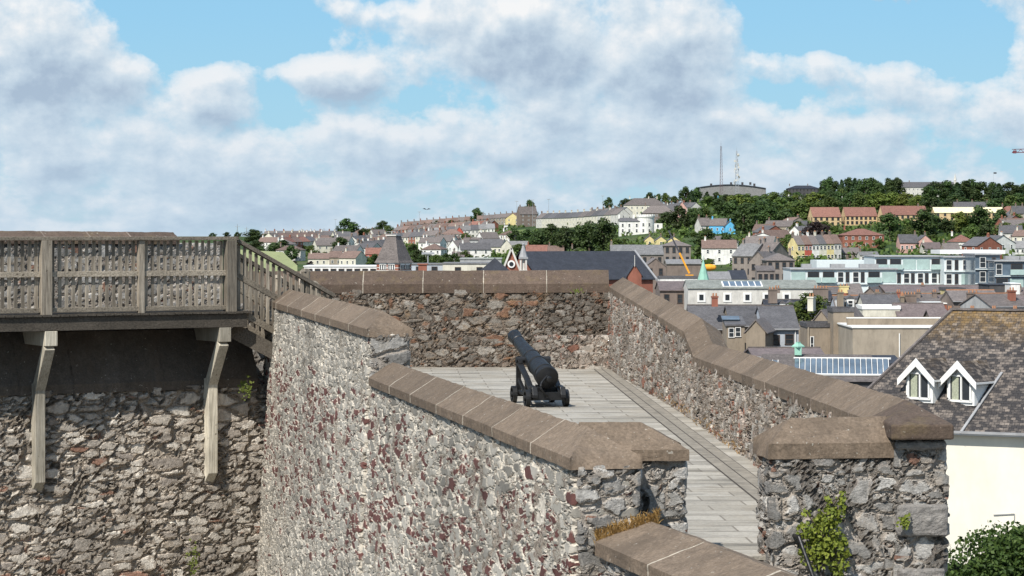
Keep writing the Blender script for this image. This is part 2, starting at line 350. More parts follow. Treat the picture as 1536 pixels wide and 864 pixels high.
def child(name, me, parent, loc=(0,0,0), rz=0):
    o = bpy.data.objects.new(name, me); COL.objects.link(o); o.parent = parent; o.location = loc; o.rotation_euler = (0,0,rz); return o

# gridded solid for displaced masonry.  c = 8 corners: bottom (p0,p1,p2,p3) then top, counter-clockwise
def grid_solid(mb, c, nx, ny, zs, mi=0):
    c = [Vector(v) for v in c]; nz = len(zs)-1
    def P(i, j, k):
        a, b, t = i/nx, j/ny, zs[k]
        lo = (c[0]*(1-a)+c[1]*a)*(1-b)+(c[3]*(1-a)+c[2]*a)*b; hi = (c[4]*(1-a)+c[5]*a)*(1-b)+(c[7]*(1-a)+c[6]*a)*b
        return lo*(1-t)+hi*t
    def patch(fn, na, nb):
        vs = [fn(i, j) for j in range(nb+1) for i in range(na+1)]; w = na+1
        mb.add(vs, [(j*w+i, j*w+i+1, (j+1)*w+i+1, (j+1)*w+i) for j in range(nb) for i in range(na)], mi)
    patch(lambda i, k: P(i,0,k), nx, nz); patch(lambda i, k: P(i,ny,k), nx, nz)
    patch(lambda j, k: P(0,j,k), ny, nz); patch(lambda j, k: P(nx,j,k), ny, nz)
    patch(lambda i, j: P(i,j,nz), nx, ny); patch(lambda i, j: P(i,j,0), nx, ny)
def masonry(mb, P, Q, n, th, z0, zP, zQ, res=.022, dense=-3.0, batter=0.0, mi=0):
    """wall whose near face runs P->Q; n = unit vector towards the far face"""
    P = Vector((P[0],P[1],0)); Q = Vector((Q[0],Q[1],0)); n = Vector((n[0],n[1],0))
    bo = n*(-batter)
    def v(p, z): return Vector((p.x,p.y,z))
    c = [v(P+bo*(zP-z0),z0), v(Q+bo*(zQ-z0),z0), v(Q+n*th,z0), v(P+n*th,z0), v(P,zP), v(Q,zQ), v(Q+n*th,zQ), v(P+n*th,zP)]
    L = (Q-P).length; H = min(zP,zQ)-z0; nx = max(2,int(L/res)); ny = max(2,int(th/(res*1.6)))
    zs = []
    if z0 < dense-.5:
        hd = (dense-z0)/H; k = max(2,int((dense-z0)/.25)); zs = [hd*i/k for i in range(k)]; k2 = max(2,int((min(zP,zQ)-dense)/res)); zs += [hd+(1-hd)*i/k2 for i in range(k2+1)]
    else:
        k = max(2,int(H/res)); zs = [i/k for i in range(k+1)]
    grid_solid(mb, c, nx, ny, zs, mi)
def coping(name, path, side, parent, hw=.27, fh=.09, rise=.28, stone=.9, ends=('flat','flat'), mats=('coping','mortar'), hip=.4, gap=.022, jitter=.12, rnd=None):
    """path: points of the near lower edge; side=+1 -> coping lies to the left of the travel direction"""
    pts = [Vector(p) for p in path]; n = len(pts); dirs = []
    for i in range(n-1):
        d = pts[i+1]-pts[i]; d.z = 0; dirs.append(d.normalized())
    def nor(d): return Vector((-d.y,d.x,0))*side
    mit = []
    for i in range(n):
        if i == 0: m = nor(dirs[0])
        elif i == n-1: m = nor(dirs[-1])
        else:
            a, b = nor(dirs[i-1]), nor(dirs[i]); m = (a+b)/(1+a.dot(b))
        mit.append(m)
    prof = [(0,0),(0,fh),(hw,rise),(2*hw,fh),(2*hw,0)]
    mb = MB(); rr = random.Random(rnd or name)
    def sect(i, t, inset=0, ridge_only=None):
        p = pts[i].lerp(pts[i+1], t); m = mit[i].lerp(mit[i+1], t); out = []
        for k, (o, z) in enumerate(prof):
            oo = o; zz = z
            if inset: oo = hw+(o-hw)*(1-inset/hw); zz = z-inset if z > 0 else z+abs(inset)*.5
            out.append(p+m*oo+Vector((0,0,zz)))
        return out
    for i in range(n-1):
        L = (pts[i+1]-pts[i]).length; k = max(1, round(L/stone)); cuts = [0]
        for j in range(1,k): cuts.append((j+rr.uniform(-jitter,jitter))/k)
        cuts.append(1)
        for j in range(k):
            t0, t1 = cuts[j], cuts[j+1]; g = gap/2/L
            a0 = t0+(g if not (i == 0 and j == 0) else 0); a1 = t1-(g if not (i == n-2 and j == k-1) else 0)
            A, B = sect(i,a0), sect(i,a1)
            for s_ in (A,B):
                dz = rr.uniform(.0,.006)
                for q in s_[1:4]: q.z += dz
            d = (pts[i+1]-pts[i]).normalized()
            if i == 0 and j == 0 and ends[0] == 'hip': A[2] = A[2]+d*hip
            if i == n-2 and j == k-1 and ends[1] == 'hip': B[2] = B[2]-d*hip
            mb.add(A+B, [(0,1,2,3,4),(9,8,7,6,5)]+[(q,q+5,(q+1)%5+5,(q+1)%5) for q in range(5)], 0)
            if j > 0:
                A, B = sect(i,t0-g*.9,-.003), sect(i,t0+g*.9,-.003); mb.add(A+B, [(0,1,2,3,4),(9,8,7,6,5)]+[(q,q+5,(q+1)%5+5,(q+1)%5) for q in range(5)], 1)
    o = mb.build('coping', list(mats), parent)
    ck = (name,)
    if 'worn' not in bpy.data.textures: tx = bpy.data.textures.new('worn','CLOUDS'); tx.noise_scale = .16; tx.noise_depth = 4
    q = o.modifiers.new('sub','SUBSURF'); q.subdivision_type = 'SIMPLE'; q.levels = 4; q.render_levels = 4
    q = o.modifiers.new('wear','DISPLACE'); q.texture = bpy.data.textures['worn']; q.strength = .022; q.mid_level = .5; q.texture_coords = 'LOCAL'
    q = o.modifiers.new('bevel','BEVEL'); q.width = .010; q.segments = 2; q.limit_method = 'ANGLE'; q.angle_limit = R(32)
    return o

# ------------------------------------------------------------------ camera
cam = bpy.data.cameras.new('camera'); co = bpy.data.objects.new('camera', cam); COL.objects.link(co); S.camera = co
co.location = (0,0,CZ); co.rotation_euler = (R(90),0,0)
cam.sensor_width = 36; cam.lens = 36*F/1536; cam.shift_y = -(432-HZ)/1536; cam.clip_end = 30000; cam.clip_start = .1

# ------------------------------------------------------------------ terrain
CR = [(-3000,357),(300,357),(500,356),(560,352),(640,344),(700,339),(780,332),(850,327),(940,315),(1020,304),(1100,299),(1200,300),(1300,296),(1536,293),(2600,296),(6000,310)]
def interp(tab, x):
    if x <= tab[0][0]: return tab[0][1]
    for (a, va), (b, vb) in zip(tab, tab[1:]):
        if x <= b: return va+(vb-va)*(x-a)/(b-a)
    return tab[-1][1]
def sm(a, b, x):
    t = max(0,min(1,(x-a)/(b-a))); return t*t*(3-2*t)
YF, YC = 570.0, 1900.0
def T(X, Y):
    base = -16-2*sm(220,400,Y)
    if Y < YF: return base
    px = CX+F*X/Y; zc = CZ+(HZ-interp(CR,px))*YC/F
    if Y >= YC: return zc - (Y-YC)*.0012
    return base+(zc-base)*(Y-YF)/(YC-YF)
def G(px, py):
    Y = 300.0
    while Y < 1899:
        p = W(px,py,Y)
        if p.z <= T(p.x,Y): return Vector((p.x,Y,T(p.x,Y)))
        Y += 3
    p = W(px,py,1890); return Vector((p.x,1890,T(p.x,1890)))
mb = MB(); us = [-3,-2,-1.2,-.8,-.5,-.4]+[-.3+.0075*i for i in range(81)]+[.4,.5,.8,1.2,2,3]
ys = [-600,-100,0,20,60,120,200,230,260,290,320,350,380,410,450,500,540]+[570+35*i for i in range(39)]+[1950,2200,2600,3200,4500,7000,12000,18000]
for Y in ys:
    for u in us:
        x = u*max(Y,300); mb.v.append((x,Y,T(x,Y) if Y > 0 else -16))
w_ = len(us)
for j in range(len(ys)-1):
    for i in range(w_-1): mb.f.append((j*w_+i,j*w_+i+1,(j+1)*w_+i+1,(j+1)*w_+i)); mb.mi.append(1 if ys[j] < 600 else 0)
o = mb.build('terrain', ['ground','town_floor'], smooth=True); tag(o, kind='structure')

# ------------------------------------------------------------------ bastion
u_ = Vector((-.2063,.9785,0)); n_ = Vector((.9785,.2063,0))
A = Vector((.441,18.25,.8)); C = A+u_*10.37; H1 = A+u_*10.5; FE = A+u_*22.05
ins = .04
def fp(p, d=ins): return (p.x+n_.x*d, p.y+n_.y*d)
fl = empty('flank_wall', (A.x+n_.x*.3, A.y+n_.y*.3, -14), 'long pale rubble bastion wall with reddish stones, seen obliquely below the cannon platform', 'stone wall')
mb = MB(); masonry(mb, fp(A+u_*ins), fp(C+u_*.08), n_, .50, -14, .81, .81, .023, -2.2, .045)
mb.build('masonry', 'flank', fl, smooth=True, weld=True)
mb = MB(); masonry(mb, fp(H1+u_*ins), fp(FE), n_, .47, -14, 1.38, 1.42, .026, -3.2, .05)
mb.build('masonry', 'flank', fl, smooth=True, weld=True)
# visible return face of the higher part is grey stone
mb = MB(); q = H1+n_*.06
masonry(mb, (q.x,q.y), ((H1+n_*.50).x,(H1+n_*.50).y), u_, .12, .6, 1.375, 1.375, .02)
mb.build('masonry', 'gate', fl, smooth=True, weld=True)
coping('coping', [(A.x,A.y,.80),(C.x,C.y,.80)], -1, fl, .285, .085, .27, 1.5, ('hip','flat'), hip=.55)
coping('coping', [(H1.x,H1.y,1.366),(FE.x,FE.y,1.406)], -1, fl, .275, .09, .29, 1.75, ('hip','flat'), hip=.55)
# left gate wall
Q0 = Vector((1.40,18.90,.806)); cwd = Vector((-1,-.02,0))
gl = empty('gate_wall', (.9,19.2,-1.4), 'short rubble cross wall with brown coping jutting right from the near end of the pale wall', 'stone wall')
mb = MB(); masonry(mb, (.70,18.93), (1.36,18.95), (0,1), .50, -1.4, .815, .815, .018); mb.build('masonry', 'gate', gl, smooth=True, weld=True)
mb = MB(); masonry(mb, (A.x+.08,A.y+.035), ((A+n_*.53).x,(A+n_*.53).y+.03), u_, .1, -1.4, .8, .8, .018); mb.build('masonry', 'gate', gl, smooth=True, weld=True)
mb = MB(); masonry(mb, (.72,18.60), (.985,18.62), (0,1), .45, -1.4, .79, .79, .018); mb.build('masonry', 'gate', gl, smooth=True, weld=True)
coping('coping', [(1.40,18.90,.806),(.55,18.86,.806)], -1, gl, .29, .09, .285, 2.0, ('hip','flat'), hip=.36)
# right gate wall + corner pier
gr = empty('gate_wall', (2.5,19.2,-3), 'rubble cross wall right of the gateway, topped with rounded brown coping and hung with ivy', 'stone wall')
mb = MB(); masonry(mb, (2.07,19.06), (3.12,19.20), (-.1,1), .48, -3, .815, .815, .018); mb.build('masonry', 'gate', gr, smooth=True, weld=True)
coping('coping', [(2.03,19.02,.806),(3.06,19.14,.806)], 1, gr, .28, .125, .31, 2.5, ('hip','flat'), hip=.25, mats=('coping','mortar_dark'))
pr = empty('corner_pier', (3.3,19.3,-14), 'squared corner pier of large grey blocks under a pyramid shaped coping', 'stone pier')
mb = MB(); masonry(mb, (3.07,19.14), (3.46,19.16), (0,1), .6, -14, .985, .985, .02, -.6, .01); mb.build('masonry', 'gate', pr, smooth=True, weld=True)
mb = MB(); rr = random.Random(5)
zz = .955
tx = bpy.data.textures.new('chip','CLOUDS'); tx.noise_scale = .07
for hgt, ww in ((.085,.42),(.42,0),(.27,.425),(.24,0),(.17,.40)):
    if ww:
        mb = MB(); mb.box((3.045+.012*(.955-zz)+ww/2, 19.14-.012*(.955-zz), zz-hgt/2), (ww-.018, .13, hgt-.018), rr.uniform(-.03,.02))
        o = mb.build('corner_block', 'ashlar', pr)
        b = o.modifiers.new('bevel','BEVEL'); b.width = .03; b.segments = 3
        b = o.modifiers.new('sub','SUBSURF'); b.subdivision_type = 'SIMPLE'; b.levels = 4; b.render_levels = 4
        b = o.modifiers.new('rough','DISPLACE'); b.texture = tx; b.strength = .03; b.mid_level = .5; b.texture_coords = 'LOCAL'
    zz -= hgt
mb = MB(); mb.add([(3.0,18.98,.965),(3.50,19.0,.965),(3.5,20.0,.965),(2.98,19.9,.965),(3.0,18.98,1.085),(3.50,19.0,1.085),(3.5,20.0,1.085),(2.98,19.9,1.085),(3.24,19.75,1.235)],
    [(0,1,2,3),(0,4,5,1),(1,5,6,2),(2,6,7,3),(3,7,4,0),(4,8,5),(5,8,6),(6,8,7),(7,8,4)]); mb.build('coping', 'coping_far', pr, bevel=.014)
# right parapet
RR = [Vector((1.883,46.6,1.452)), Vector((2.50,35.0,1.064)), Vector((2.54,33.6,.761)), Vector((2.93,22.3,.90)), Vector((2.985,19.9,.93))]
rp = empty('parapet_wall', (2.6,33,-14), 'long right hand parapet of pale brown rubble whose brown coping steps down half way', 'stone wall')
for a, b2, r_, in ((0,1,.034),(1,2,.03),(2,3,.026),(3,4,.026)):
    a, b2 = RR[a], RR[b2]; d = (b2-a); d.z = 0; d.normalize(); nn = Vector((-d.y,d.x,0))
    if nn.x < 0: nn = -nn
    mb = MB(); p, q = a+nn*.03, b2+nn*.03
    masonry(mb, (p.x-0,p.y), (q.x,q.y), nn, .48, -.3, p.z+.01, q.z+.01, r_, -9, .05)
    mb.build('masonry', 'right', rp, smooth=True, weld=True)
coping('coping', RR, 1, rp, .27, .105, .29, 1.05, ('flat','flat'), mats=('coping','mortar_dark'))
mb = MB(); mb.prism([(RR[0].x+.06,RR[0].y),(RR[2].x+.06,RR[2].y),(3.1,19.6),(3.52,19.6),(3.1,33.6),(2.45,46.9)], -14, -.32); mb.build('outer_face', 'gate', rp)
# back parapet
bp = empty('parapet_wall', (-1.5,46.9,-14), 'far parapet of dark brown rubble behind the cannon, under wide lichened coping', 'stone wall')
mb = MB(); masonry(mb, (-5.2,46.64), (1.95,46.64), (0,1), .46, -.3, 1.46, 1.47, .034, -9, .02); mb.build('masonry', 'inner', bp, smooth=True, weld=True)
coping('coping', [(-5.3,46.6,1.425),(1.883,46.6,1.452)], 1, bp, .28, .17, .43, 1.22, ('flat','flat'), mats=('coping_far','mortar'), jitter=.05, gap=.016)
mb = MB(); mb.box((-1.5,46.95,-7.2),(7.6,.5,13.7)); mb.build('outer_face', 'gate', bp)
# low stone ledges in the far right corner
st = empty('stone_ledge', (1.3,46.3,0), 'low two step rubble ledge in the far corner behind the cannon', 'stone ledge')
mb = MB(); masonry(mb, (.45,46.35), (2.05,46.35), (0,1), .3, -.1, .60, .58, .03, -9, .02); mb.build('upper_step', 'right', st, smooth=True, weld=True)
mb = MB(); masonry(mb, (.95,46.0), (2.1,46.0), (0,1), .35, -.1, .28, .28, .03, -9, .02); mb.build('lower_step', 'right', st, smooth=True, weld=True)
# bastion body + paving
body = [(A.x+.5,A.y+.3),(1.4,18.95),(1.95,19.3),(3.05,19.35),(3.1,20),(2.6,33.6),(2.1,46.65),(-5.4,46.65),(FE.x+.4,FE.y),(H1.x+.45,H1.y)]
mb = MB(); mb.prism(body, -13.9, -.03); tag(mb.build('bastion_fill', 'gate'), kind='structure')
mb = MB(); mb.prism([(p[0],p[1]) for p in body], -.028, 0); tag(mb.build('floor', 'paving'), kind='structure')
mb = MB(); q0, q1 = G0(922,553), G0(1144,712)
d = (q1-q0).normalized(); e_ = Vector((d.y,-d.x,0));  e_ = e_ if e_.x < 0 else -e_
def strip(off0, off1, z, mi=0):
    a, b2 = q0-d*.2, q0+d*((q0.y-19.75)/abs(d.y))
    mb.add([a+e_*off0+Vector((0,0,z)), b2+e_*off0+Vector((0,0,z)), b2+e_*off1+Vector((0,0,z)), a+e_*off1+Vector((0,0,z))], [(0,1,2,3)], mi)
strip(.10,.42,.004,0); strip(.115,.255,.008,1); strip(.27,.405,.008,1); tag(mb.build('paving_border', ['paving_gap','paving_strip']), kind='structure')
# lower path outside the gateway
mb = MB(); mb.prism([(.6,4),(9,4),(9,18.9),(.8,18.9)], -14.02, -1.2); tag(mb.build('path', 'paving'), kind='structure')
# near low wall in the bottom of the frame
vd = Vector((.25,-.968,0)).normalized()
N0 = Vector((.63,18.22,.155)); N1 = N0+vd*14
nw = empty('low_wall', (1.2,16,-14), 'low near wall with broad smooth brown coping slabs crossing the bottom edge of the view', 'stone wall')
nn = Vector((-vd.y,vd.x,0)); nn = nn if nn.x > 0 else -nn
mb = MB(); p, q = N0+nn*.05, N1+nn*.05; masonry(mb, (p.x,p.y), (q.x,q.y), nn, .74, -1.4, .165, .165, .03, -9, 0); mb.build('masonry', 'gate', nw, smooth=True, weld=True)
mb = MB(); pp = [(p.x+.03,p.y),(q.x+.03,q.y),(q.x+.7,q.y),(p.x+.7,p.y)]; mb.prism(pp, -14, -1.4); mb.build('footing', 'gate', nw)
coping('coping', [N0,N1], 1, nw, .42, .10, .25, 1.35, ('flat','flat'))
mb = MB(); mb.box((.3,-1.5,-6.6),(5,5,14.8)); tag(mb.build('viewpoint_platform', 'gate'), 'rubble rampart platform under the viewpoint, below the frame', 'stone platform')

# ------------------------------------------------------------------ curtain wall + timber walkway
wd = Vector((.866,.5,0)); md = Vector((.5,-.866,0))     # along the walkway (to the right), outwards
P3 = Vector((-4.5,38.3,0)); DZ = 1.36; RT = 2.545
def wp(t, off, z): return P3-wd*t-md*off+Vector((0,0,z))     # t metres left of the end post, off metres behind the fence
cw = empty('curtain_wall', wp(3,1.2,-14), 'rough brown rubble curtain wall below the timber walkway', 'stone wall')
mb = MB(); a, b2 = wp(8,.62,0), wp(-.90,.62,0)
masonry(mb, (a.x,a.y), (b2.x,b2.y), -md, 1.3, -14, .10, .10, .035, -3.2, .02); mb.build('masonry', 'curtain', cw, smooth=True, weld=True)
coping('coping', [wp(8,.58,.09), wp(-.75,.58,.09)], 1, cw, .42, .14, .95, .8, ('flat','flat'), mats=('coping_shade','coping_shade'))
uw = empty('upper_wall', wp(3,1.6,.5), 'grey rubble wall with flat brown top seen through the slats behind the walkway', 'stone wall')
mb = MB(); a, b2 = wp(8,1.42,0), wp(-.2,1.42,0)
b2 = wp(-.45,1.42,0); masonry(mb, (a.x,a.y), (b2.x,b2.y), -md, .45, .4, 2.46, 2.40, .034, -9, 0); mb.build('masonry', 'gate', uw, smooth=True, weld=True)
mb = MB(); a, b2 = wp(-.40,1.46,0), wp(-2.0,1.46,0); masonry(mb, (a.x,a.y), (b2.x,b2.y), -md, .4, -.2, 1.5, 1.2, .034, -9, 0); mb.build('masonry', 'gate', uw, smooth=True, weld=True)
coping('coping', [wp(8,1.38,2.46), wp(.30,1.38,2.42)], 1, uw, .27, .09, .20, .8, ('flat','flat'), mats=('coping_far','mortar_dark'))
wk = empty('timber_walkway', wp(2,.5,.3), 'weathered grey timber walkway with slatted balustrade and bracketed deck high on the curtain wall', 'walkway')
def posts(name, t, wdt, z0, z1, off=0, mat='wood_v', cap=False):
    mb = MB(); mb.bar(wp(t,off,z0), wp(t,off,z1), wdt, wdt, up=md)
    return mb.build(name, mat, wk, bevel=.006)
for t, w in ((4.6,.17),(3.06,.17),(1.51,.10),(0,.17),(6.1,.12)): posts('post', t, w, DZ-.02, RT-.055)
mb = MB(); mb.bar(wp(6.3,0,RT-.025), wp(-.12,0,RT-.025), .16, .055); mb.build('top_rail', 'wood_h', wk, bevel=.006)
mb = MB()
for ta, tb in ((6.05,4.68),(4.52,3.14),(2.98,1.56),(1.46,.08)): mb.bar(wp(ta,0,RT-.575), wp(tb,0,RT-.575), .05, .085)
mb.build('middle_rail', 'wood_h', wk, bevel=.004)
mb = MB()
for ta, tb in ((6.05,4.68),(4.52,3.14),(2.98,1.56),(1.46,.08)): mb.bar(wp(ta,.0,DZ+.06), wp(tb,0,DZ+.06), .06, .07)
mb.build('bottom_rail', 'wood_h', wk, bevel=.004)
me_slat = None; mb = MB(); mb.box((0,0,0), (.052,.022,RT-.06-DZ-.03)); mb2 = mb
slat_me = mb.mesh('baluster', 'wood_v')
for ta, tb in ((6.05,4.68),(4.52,3.14),(2.98,1.56),(1.46,.08)):
    k = 13
    for i in range(k):
        t = ta+(tb-ta)*(i+.5)/k; p = wp(t,.045,(RT-.06+DZ+.03)/2)-wk.location
        o_ = child('baluster', slat_me, wk, p, math.atan2(wd.y,wd.x)+random.uniform(-.06,.06)); o_.rotation_euler[1] = random.uniform(-.008,.008); o_.scale = (random.uniform(.85,1.1),1,1)
mb = MB(); bw = .145; t = 6.4
while t > -.35:
    mb.bar(wp(t,-.09,DZ-.02+random.uniform(-.003,.003)), wp(t,1.38,DZ-.02), bw-.012, .035); t -= bw
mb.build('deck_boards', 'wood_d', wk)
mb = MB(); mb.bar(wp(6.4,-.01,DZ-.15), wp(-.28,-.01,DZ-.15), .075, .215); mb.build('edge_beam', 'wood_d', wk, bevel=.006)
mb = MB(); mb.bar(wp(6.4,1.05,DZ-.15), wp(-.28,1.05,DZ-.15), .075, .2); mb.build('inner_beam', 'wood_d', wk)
for t in (2.98,.10,5.9):
    mb = MB(); mb.bar(wp(t,-.05,DZ-.375), wp(t,1.1,DZ-.375), .20, .23); mb.build('cross_beam', 'wood_pale', wk, bevel=.008)
    mb = MB(); mb.bar(wp(t+.02,.02,DZ-.50), wp(t+.02,.50,DZ-1.20), .16, .16, up=md); mb.build('brace', 'wood_pale', wk, bevel=.008)
    mb = MB(); c0 = wp(t+.02,.50,0)
    zt, zb = DZ-1.08, DZ-2.62
    hw_ = .08; vs = []
    for z in (0,1):
        for (a_, o_) in ((-hw_,-.10),(hw_,-.10),(hw_,.14),(-hw_,.14)):
            zz_ = zt+ (o_*-.2) if z else zb + (0.0 if o_ < 0 else -.22)
            pp_ = wp(t+.02+a_, .50+o_, zz_); vs.append(pp_)
    mb.add(vs, [(0,1,2,3),(4,7,6,5),(0,4,5,1),(1,5,6,2),(2,6,7,3),(3,7,4,0)]); mb.build('wall_post', 'wood_pale', wk, bevel=.008)
    mb = MB(); mb.bar(wp(t+.04,.95,DZ-.45), wp(t+.04,.95,DZ-1.3), .1,.1, up=md); mb.build('rear_post', 'wood_d', wk)
    mb = MB(); mb.bar(wp(t-.5,.10,DZ-.47), wp(t-.06,.10,DZ-.30), .07, .12); 
# stairs down to the bastion
sr = empty('timber_stairs', (-3.6,39.4,0), 'timber stair with sloping slatted handrails leading down behind the pale wall', 'stairs')
S0 = Vector((-4.42,38.55,0)); S1 = W(492,440,39.2); 
def stair_rail(a, b2, hgt, nm):
    a = Vector(a); b2 = Vector(b2); d = b2-a
    m1 = MB(); m1.bar(a, b2, .15, .06); m1.build('top_rail', 'wood_d', sr, bevel=.005)
    dz = Vector((0,0,-.56)); m1 = MB(); m1.bar(a+dz, b2+dz, .05, .09); m1.build('middle_rail', 'wood_h', sr, bevel=.004)
    dz = Vector((0,0,-1.12)); m1 = MB(); m1.bar(a+dz, b2+dz, .06, .10); m1.build('bottom_rail', 'wood_h', sr, bevel=.004)
    k = int(d.length/.105)
    for i in range(k):
        p = a+d*((i+.5)/k)
        child('baluster', slat_me_s, sr, p-Vector((0,0,.58))-sr.location, .5)
mb = MB(); mb.box((0,0,0), (.05,.022,1.08)); slat_me_s = mb.mesh('baluster', 'wood_v')
ra = Vector((-4.42,38.40,2.50)); rb = W(500,443,39.0); stair_rail(ra, rb, 1.1, 'near')
ra2 = Vector((-4.9,39.85,2.45)); rb2 = W(470,449,40.4); stair_rail(ra2, rb2, 1.1, 'far')
for (x, y, z0, z1) in ((W(458,0,38.9).x,38.92,.2,1.98),(W(470,0,40.4).x,40.4,.0,1.75),(W(413,0,39.6).x,39.95,.6,1.86)):
    mb = MB(); mb.bar((x,y,z0),(x,y,z1),.14,.14); mb.lathe((x,y,z1-.001),(0,0,1),[(0,.099),(.05,.05)],4); mb.build('post', 'wood_v', sr)
mb = MB(); n = 9
for i in range(n):
    f = i/n; p = Vector((-4.3+f*2.1, 39.1+f*.5, DZ*(1-f)-.05)); mb.box(p, (.28,1.15,.05), .24)
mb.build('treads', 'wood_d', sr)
mb = MB(); mb.bar((-4.5,38.55,1.05),(-2.4,39.05,-.1),.06,.24); mb.build('stringer', 'wood_d', sr)

# ------------------------------------------------------------------ cannon
cyaw = math.atan2(.2053,.9787)
cn = empty('cannon', (.45,36.5,0), 'black iron cannon on a small four wheeled carriage, pointing away over the far parapet', 'cannon')
fw = Vector((-.2053,.9787,0)); rt = Vector((.9787,.2053,0)); OC = Vector((.515,35.98,0))   # centre of the rear axle
def cp(f, r, z): return OC+fw*f+rt*r+Vector((0,0,z))
bd = Vector((-.2053*2.6,.9787*2.6,.56)).normalized(); b0 = cp(-.17,0,.42)
mb = MB()
mb.lathe(b0-bd*.04, bd, [(0, 0.0136), (0.01, 0.0396), (0.045, 0.0508), (0.08, 0.0339), (0.1, 0.0339), (0.115, 0.113), (0.13, 0.1638), (0.16, 0.1751), (0.2, 0.1751), (0.205, 0.1605), (0.3, 0.1582), (0.305, 0.1695), (0.34, 0.1695), (0.345, 0.1559), (0.8, 0.1469), (0.805, 0.1582), (0.85, 0.1582), (0.855, 0.1446), (1.25, 0.1299), (1.255, 0.1401), (1.29, 0.1401), (1.295, 0.122), (2.25, 0.0904), (2.26, 0.1017), (2.29, 0.1017), (2.3, 0.0881), (2.46, 0.0927), (2.54, 0.1107), (2.6, 0.1107), (2.62, 0.0994), (2.63, 0.0565)], 28)
br = mb.build('barrel', 'iron', cn, smooth=True)
e = br.modifiers.new('es','EDGE_SPLIT'); e.split_angle = R(40)
mb = MB(); mb.cyl(b0+bd*2.585, b0+bd*2.597, .05, .05, 16); o = mb.build('bore', 'bore', br); o.parent = br; 
tc_ = b0+bd*1.13
mb = MB(); mb.cyl(tc_-rt*.27, tc_+rt*.27, .05, .05, 14); mb.build('trunnion', 'iron', cn, smooth=False)
mb = MB(); prev = None
for i in range(9):       # breeching loop
    a = -.1+i/8*2.2; q = b0+bd*.0+Vector((0,0,.0)); p = cp(-.17-.11*math.sin(a*1.3), -.02-.13*math.sin(i/8*3.14), .47-.30*i/8)
    if prev is not None: mb.cyl(prev, p, .016, .016, 8)
    prev = p
mb.build('breeching_rope', 'iron', cn)
def polyplate(poly, r, th):
    m = MB(); n = len(poly); vs = [cp(f,r-th/2,z) for f, z in poly]+[cp(f,r+th/2,z) for f, z in poly]
    m.add(vs, [tuple(range(n)), tuple(range(2*n-1,n-1,-1))]+[(i,(i+1)%n,n+(i+1)%n,n+i) for i in range(n)]); return m
tz = tc_.z
for s_ in (-1,1):
    r = s_*.215; mb = MB()
    tf = (tc_-OC).dot(fw)
    def bb(f0, z0, f1, z1, w=.07, t=.05): mb.bar(cp(f0,r,z0), cp(f1,r,z1), t, w, up=rt)
    bb(tf+.06,.13,tf+.06,tz-.02,.075); bb(tf-.10,tz-.03,tf+.11,tz-.05,.07)
    bb(tf+.02,tz-.04,.42,.42,.085); bb(.42,.42,-.06,.19,.085); bb(-.22,.17,tf+.16,.17,.08); bb(tf+.03,tz-.30,.50,.17,.05)
    bb(.06,.15,.10,.30,.07); bb(.40,.17,.40,.42,.06); bb(-.20,.17,-.14,.30,.08); bb(-.16,.28,.02,.30,.06)
    mb.build('carriage_cheek', 'iron', cn, bevel=.006)
    for f in (0, tf+.02):
        m2 = MB(); a, b2 = cp(f,s_*.265,.13), cp(f,s_*.335,.13)
        ax = (b2-a).normalized(); m2.lathe(a, ax, [(0,.105),(0,.13),(.065,.13),(.065,.105),(.04,.10),(.04,.045),(.085,.045),(.085,.02)], 22)
        wh = m2.build('wheel', 'iron', cn)
for f in (0,tf+.02):
    mb = MB(); mb.cyl(cp(f,-.34,.13), cp(f,.34,.13), .035,.035,10); mb.build('axle', 'iron', cn)
mb = MB(); mb.bar(cp(-.05,0,.15), cp(tf+.05,0,.15), .12,.05); mb.bar(cp(.12,-.2,.24), cp(.12,.2,.24), .06,.09); mb.bar(cp(-.16,-.24,.17), cp(-.16,.24,.17), .05,.12); mb.build('carriage_bed', 'iron', cn)
mb = MB(); mb.add([cp(-.02,-.09,.18),cp(-.02,.09,.18),cp(.38,.09,.18),cp(.38,-.09,.18),cp(.0,-.09,.20),cp(.0,.09,.20),cp(.38,.09,.31),cp(.38,-.09,.31)], [(0,1,2,3),(4,7,6,5),(0,4,5,1),(1,5,6,2),(2,6,7,3),(3,7,4,0)]); mb.build('quoin', 'iron', cn)

SKYTINT = (1,1,1)
# ------------------------------------------------------------------ small plants on the masonry
def leaf_cloud(pts, size, rnd, normal=None, flat=.5):
    m = MB()
    for p in pts:
        s = size*rnd.uniform(.6,1.3); n = Vector((rnd.gauss(0,1),rnd.gauss(0,1),rnd.gauss(0,1)))
        if normal is not None: n = n*flat+Vector(normal)
        n.normalize(); a = n.orthogonal().normalized(); a.rotate(Matrix.Rotation(rnd.uniform(0,6.28),3,n)); b = n.cross(a)
        p = Vector(p)
        m.add([p-a*s*.5, p-b*s*.38+n*s*.06, p+a*s*.6, p+b*s*.38+n*s*.06], [(0,1,2,3)])
    return m
rn = random.Random(3)
iv = empty('ivy_plant', (2.35,19.0,-.3), 'bright yellow green ivy climbing the rubble wall right of the gateway', 'ivy')
pts = []
for (px, py, rx, ry, k) in ((1235,800,24,28,330),(1220,830,24,24,260),(1255,830,18,34,260),(1240,775,18,18,150),(1258,762,9,20,60),(1205,795,12,14,60),(1242,748,5,8,14),(1208,768,8,6,14),(1262,745,6,10,22)):
    for i in range(k):
        a = rn.uniform(0,6.28); q = rn.uniform(0,1)**.5; p = W(px+rx*q*math.cos(a), py+ry*q*math.sin(a), 1)
        Yf = 19.02+ (px-1160)/200*.12; P = W(px+rx*q*math.cos(a), py+ry*q*math.sin(a), Yf); P.y -= rn.uniform(.01,.10+.05*(1-q)); pts.append(P)
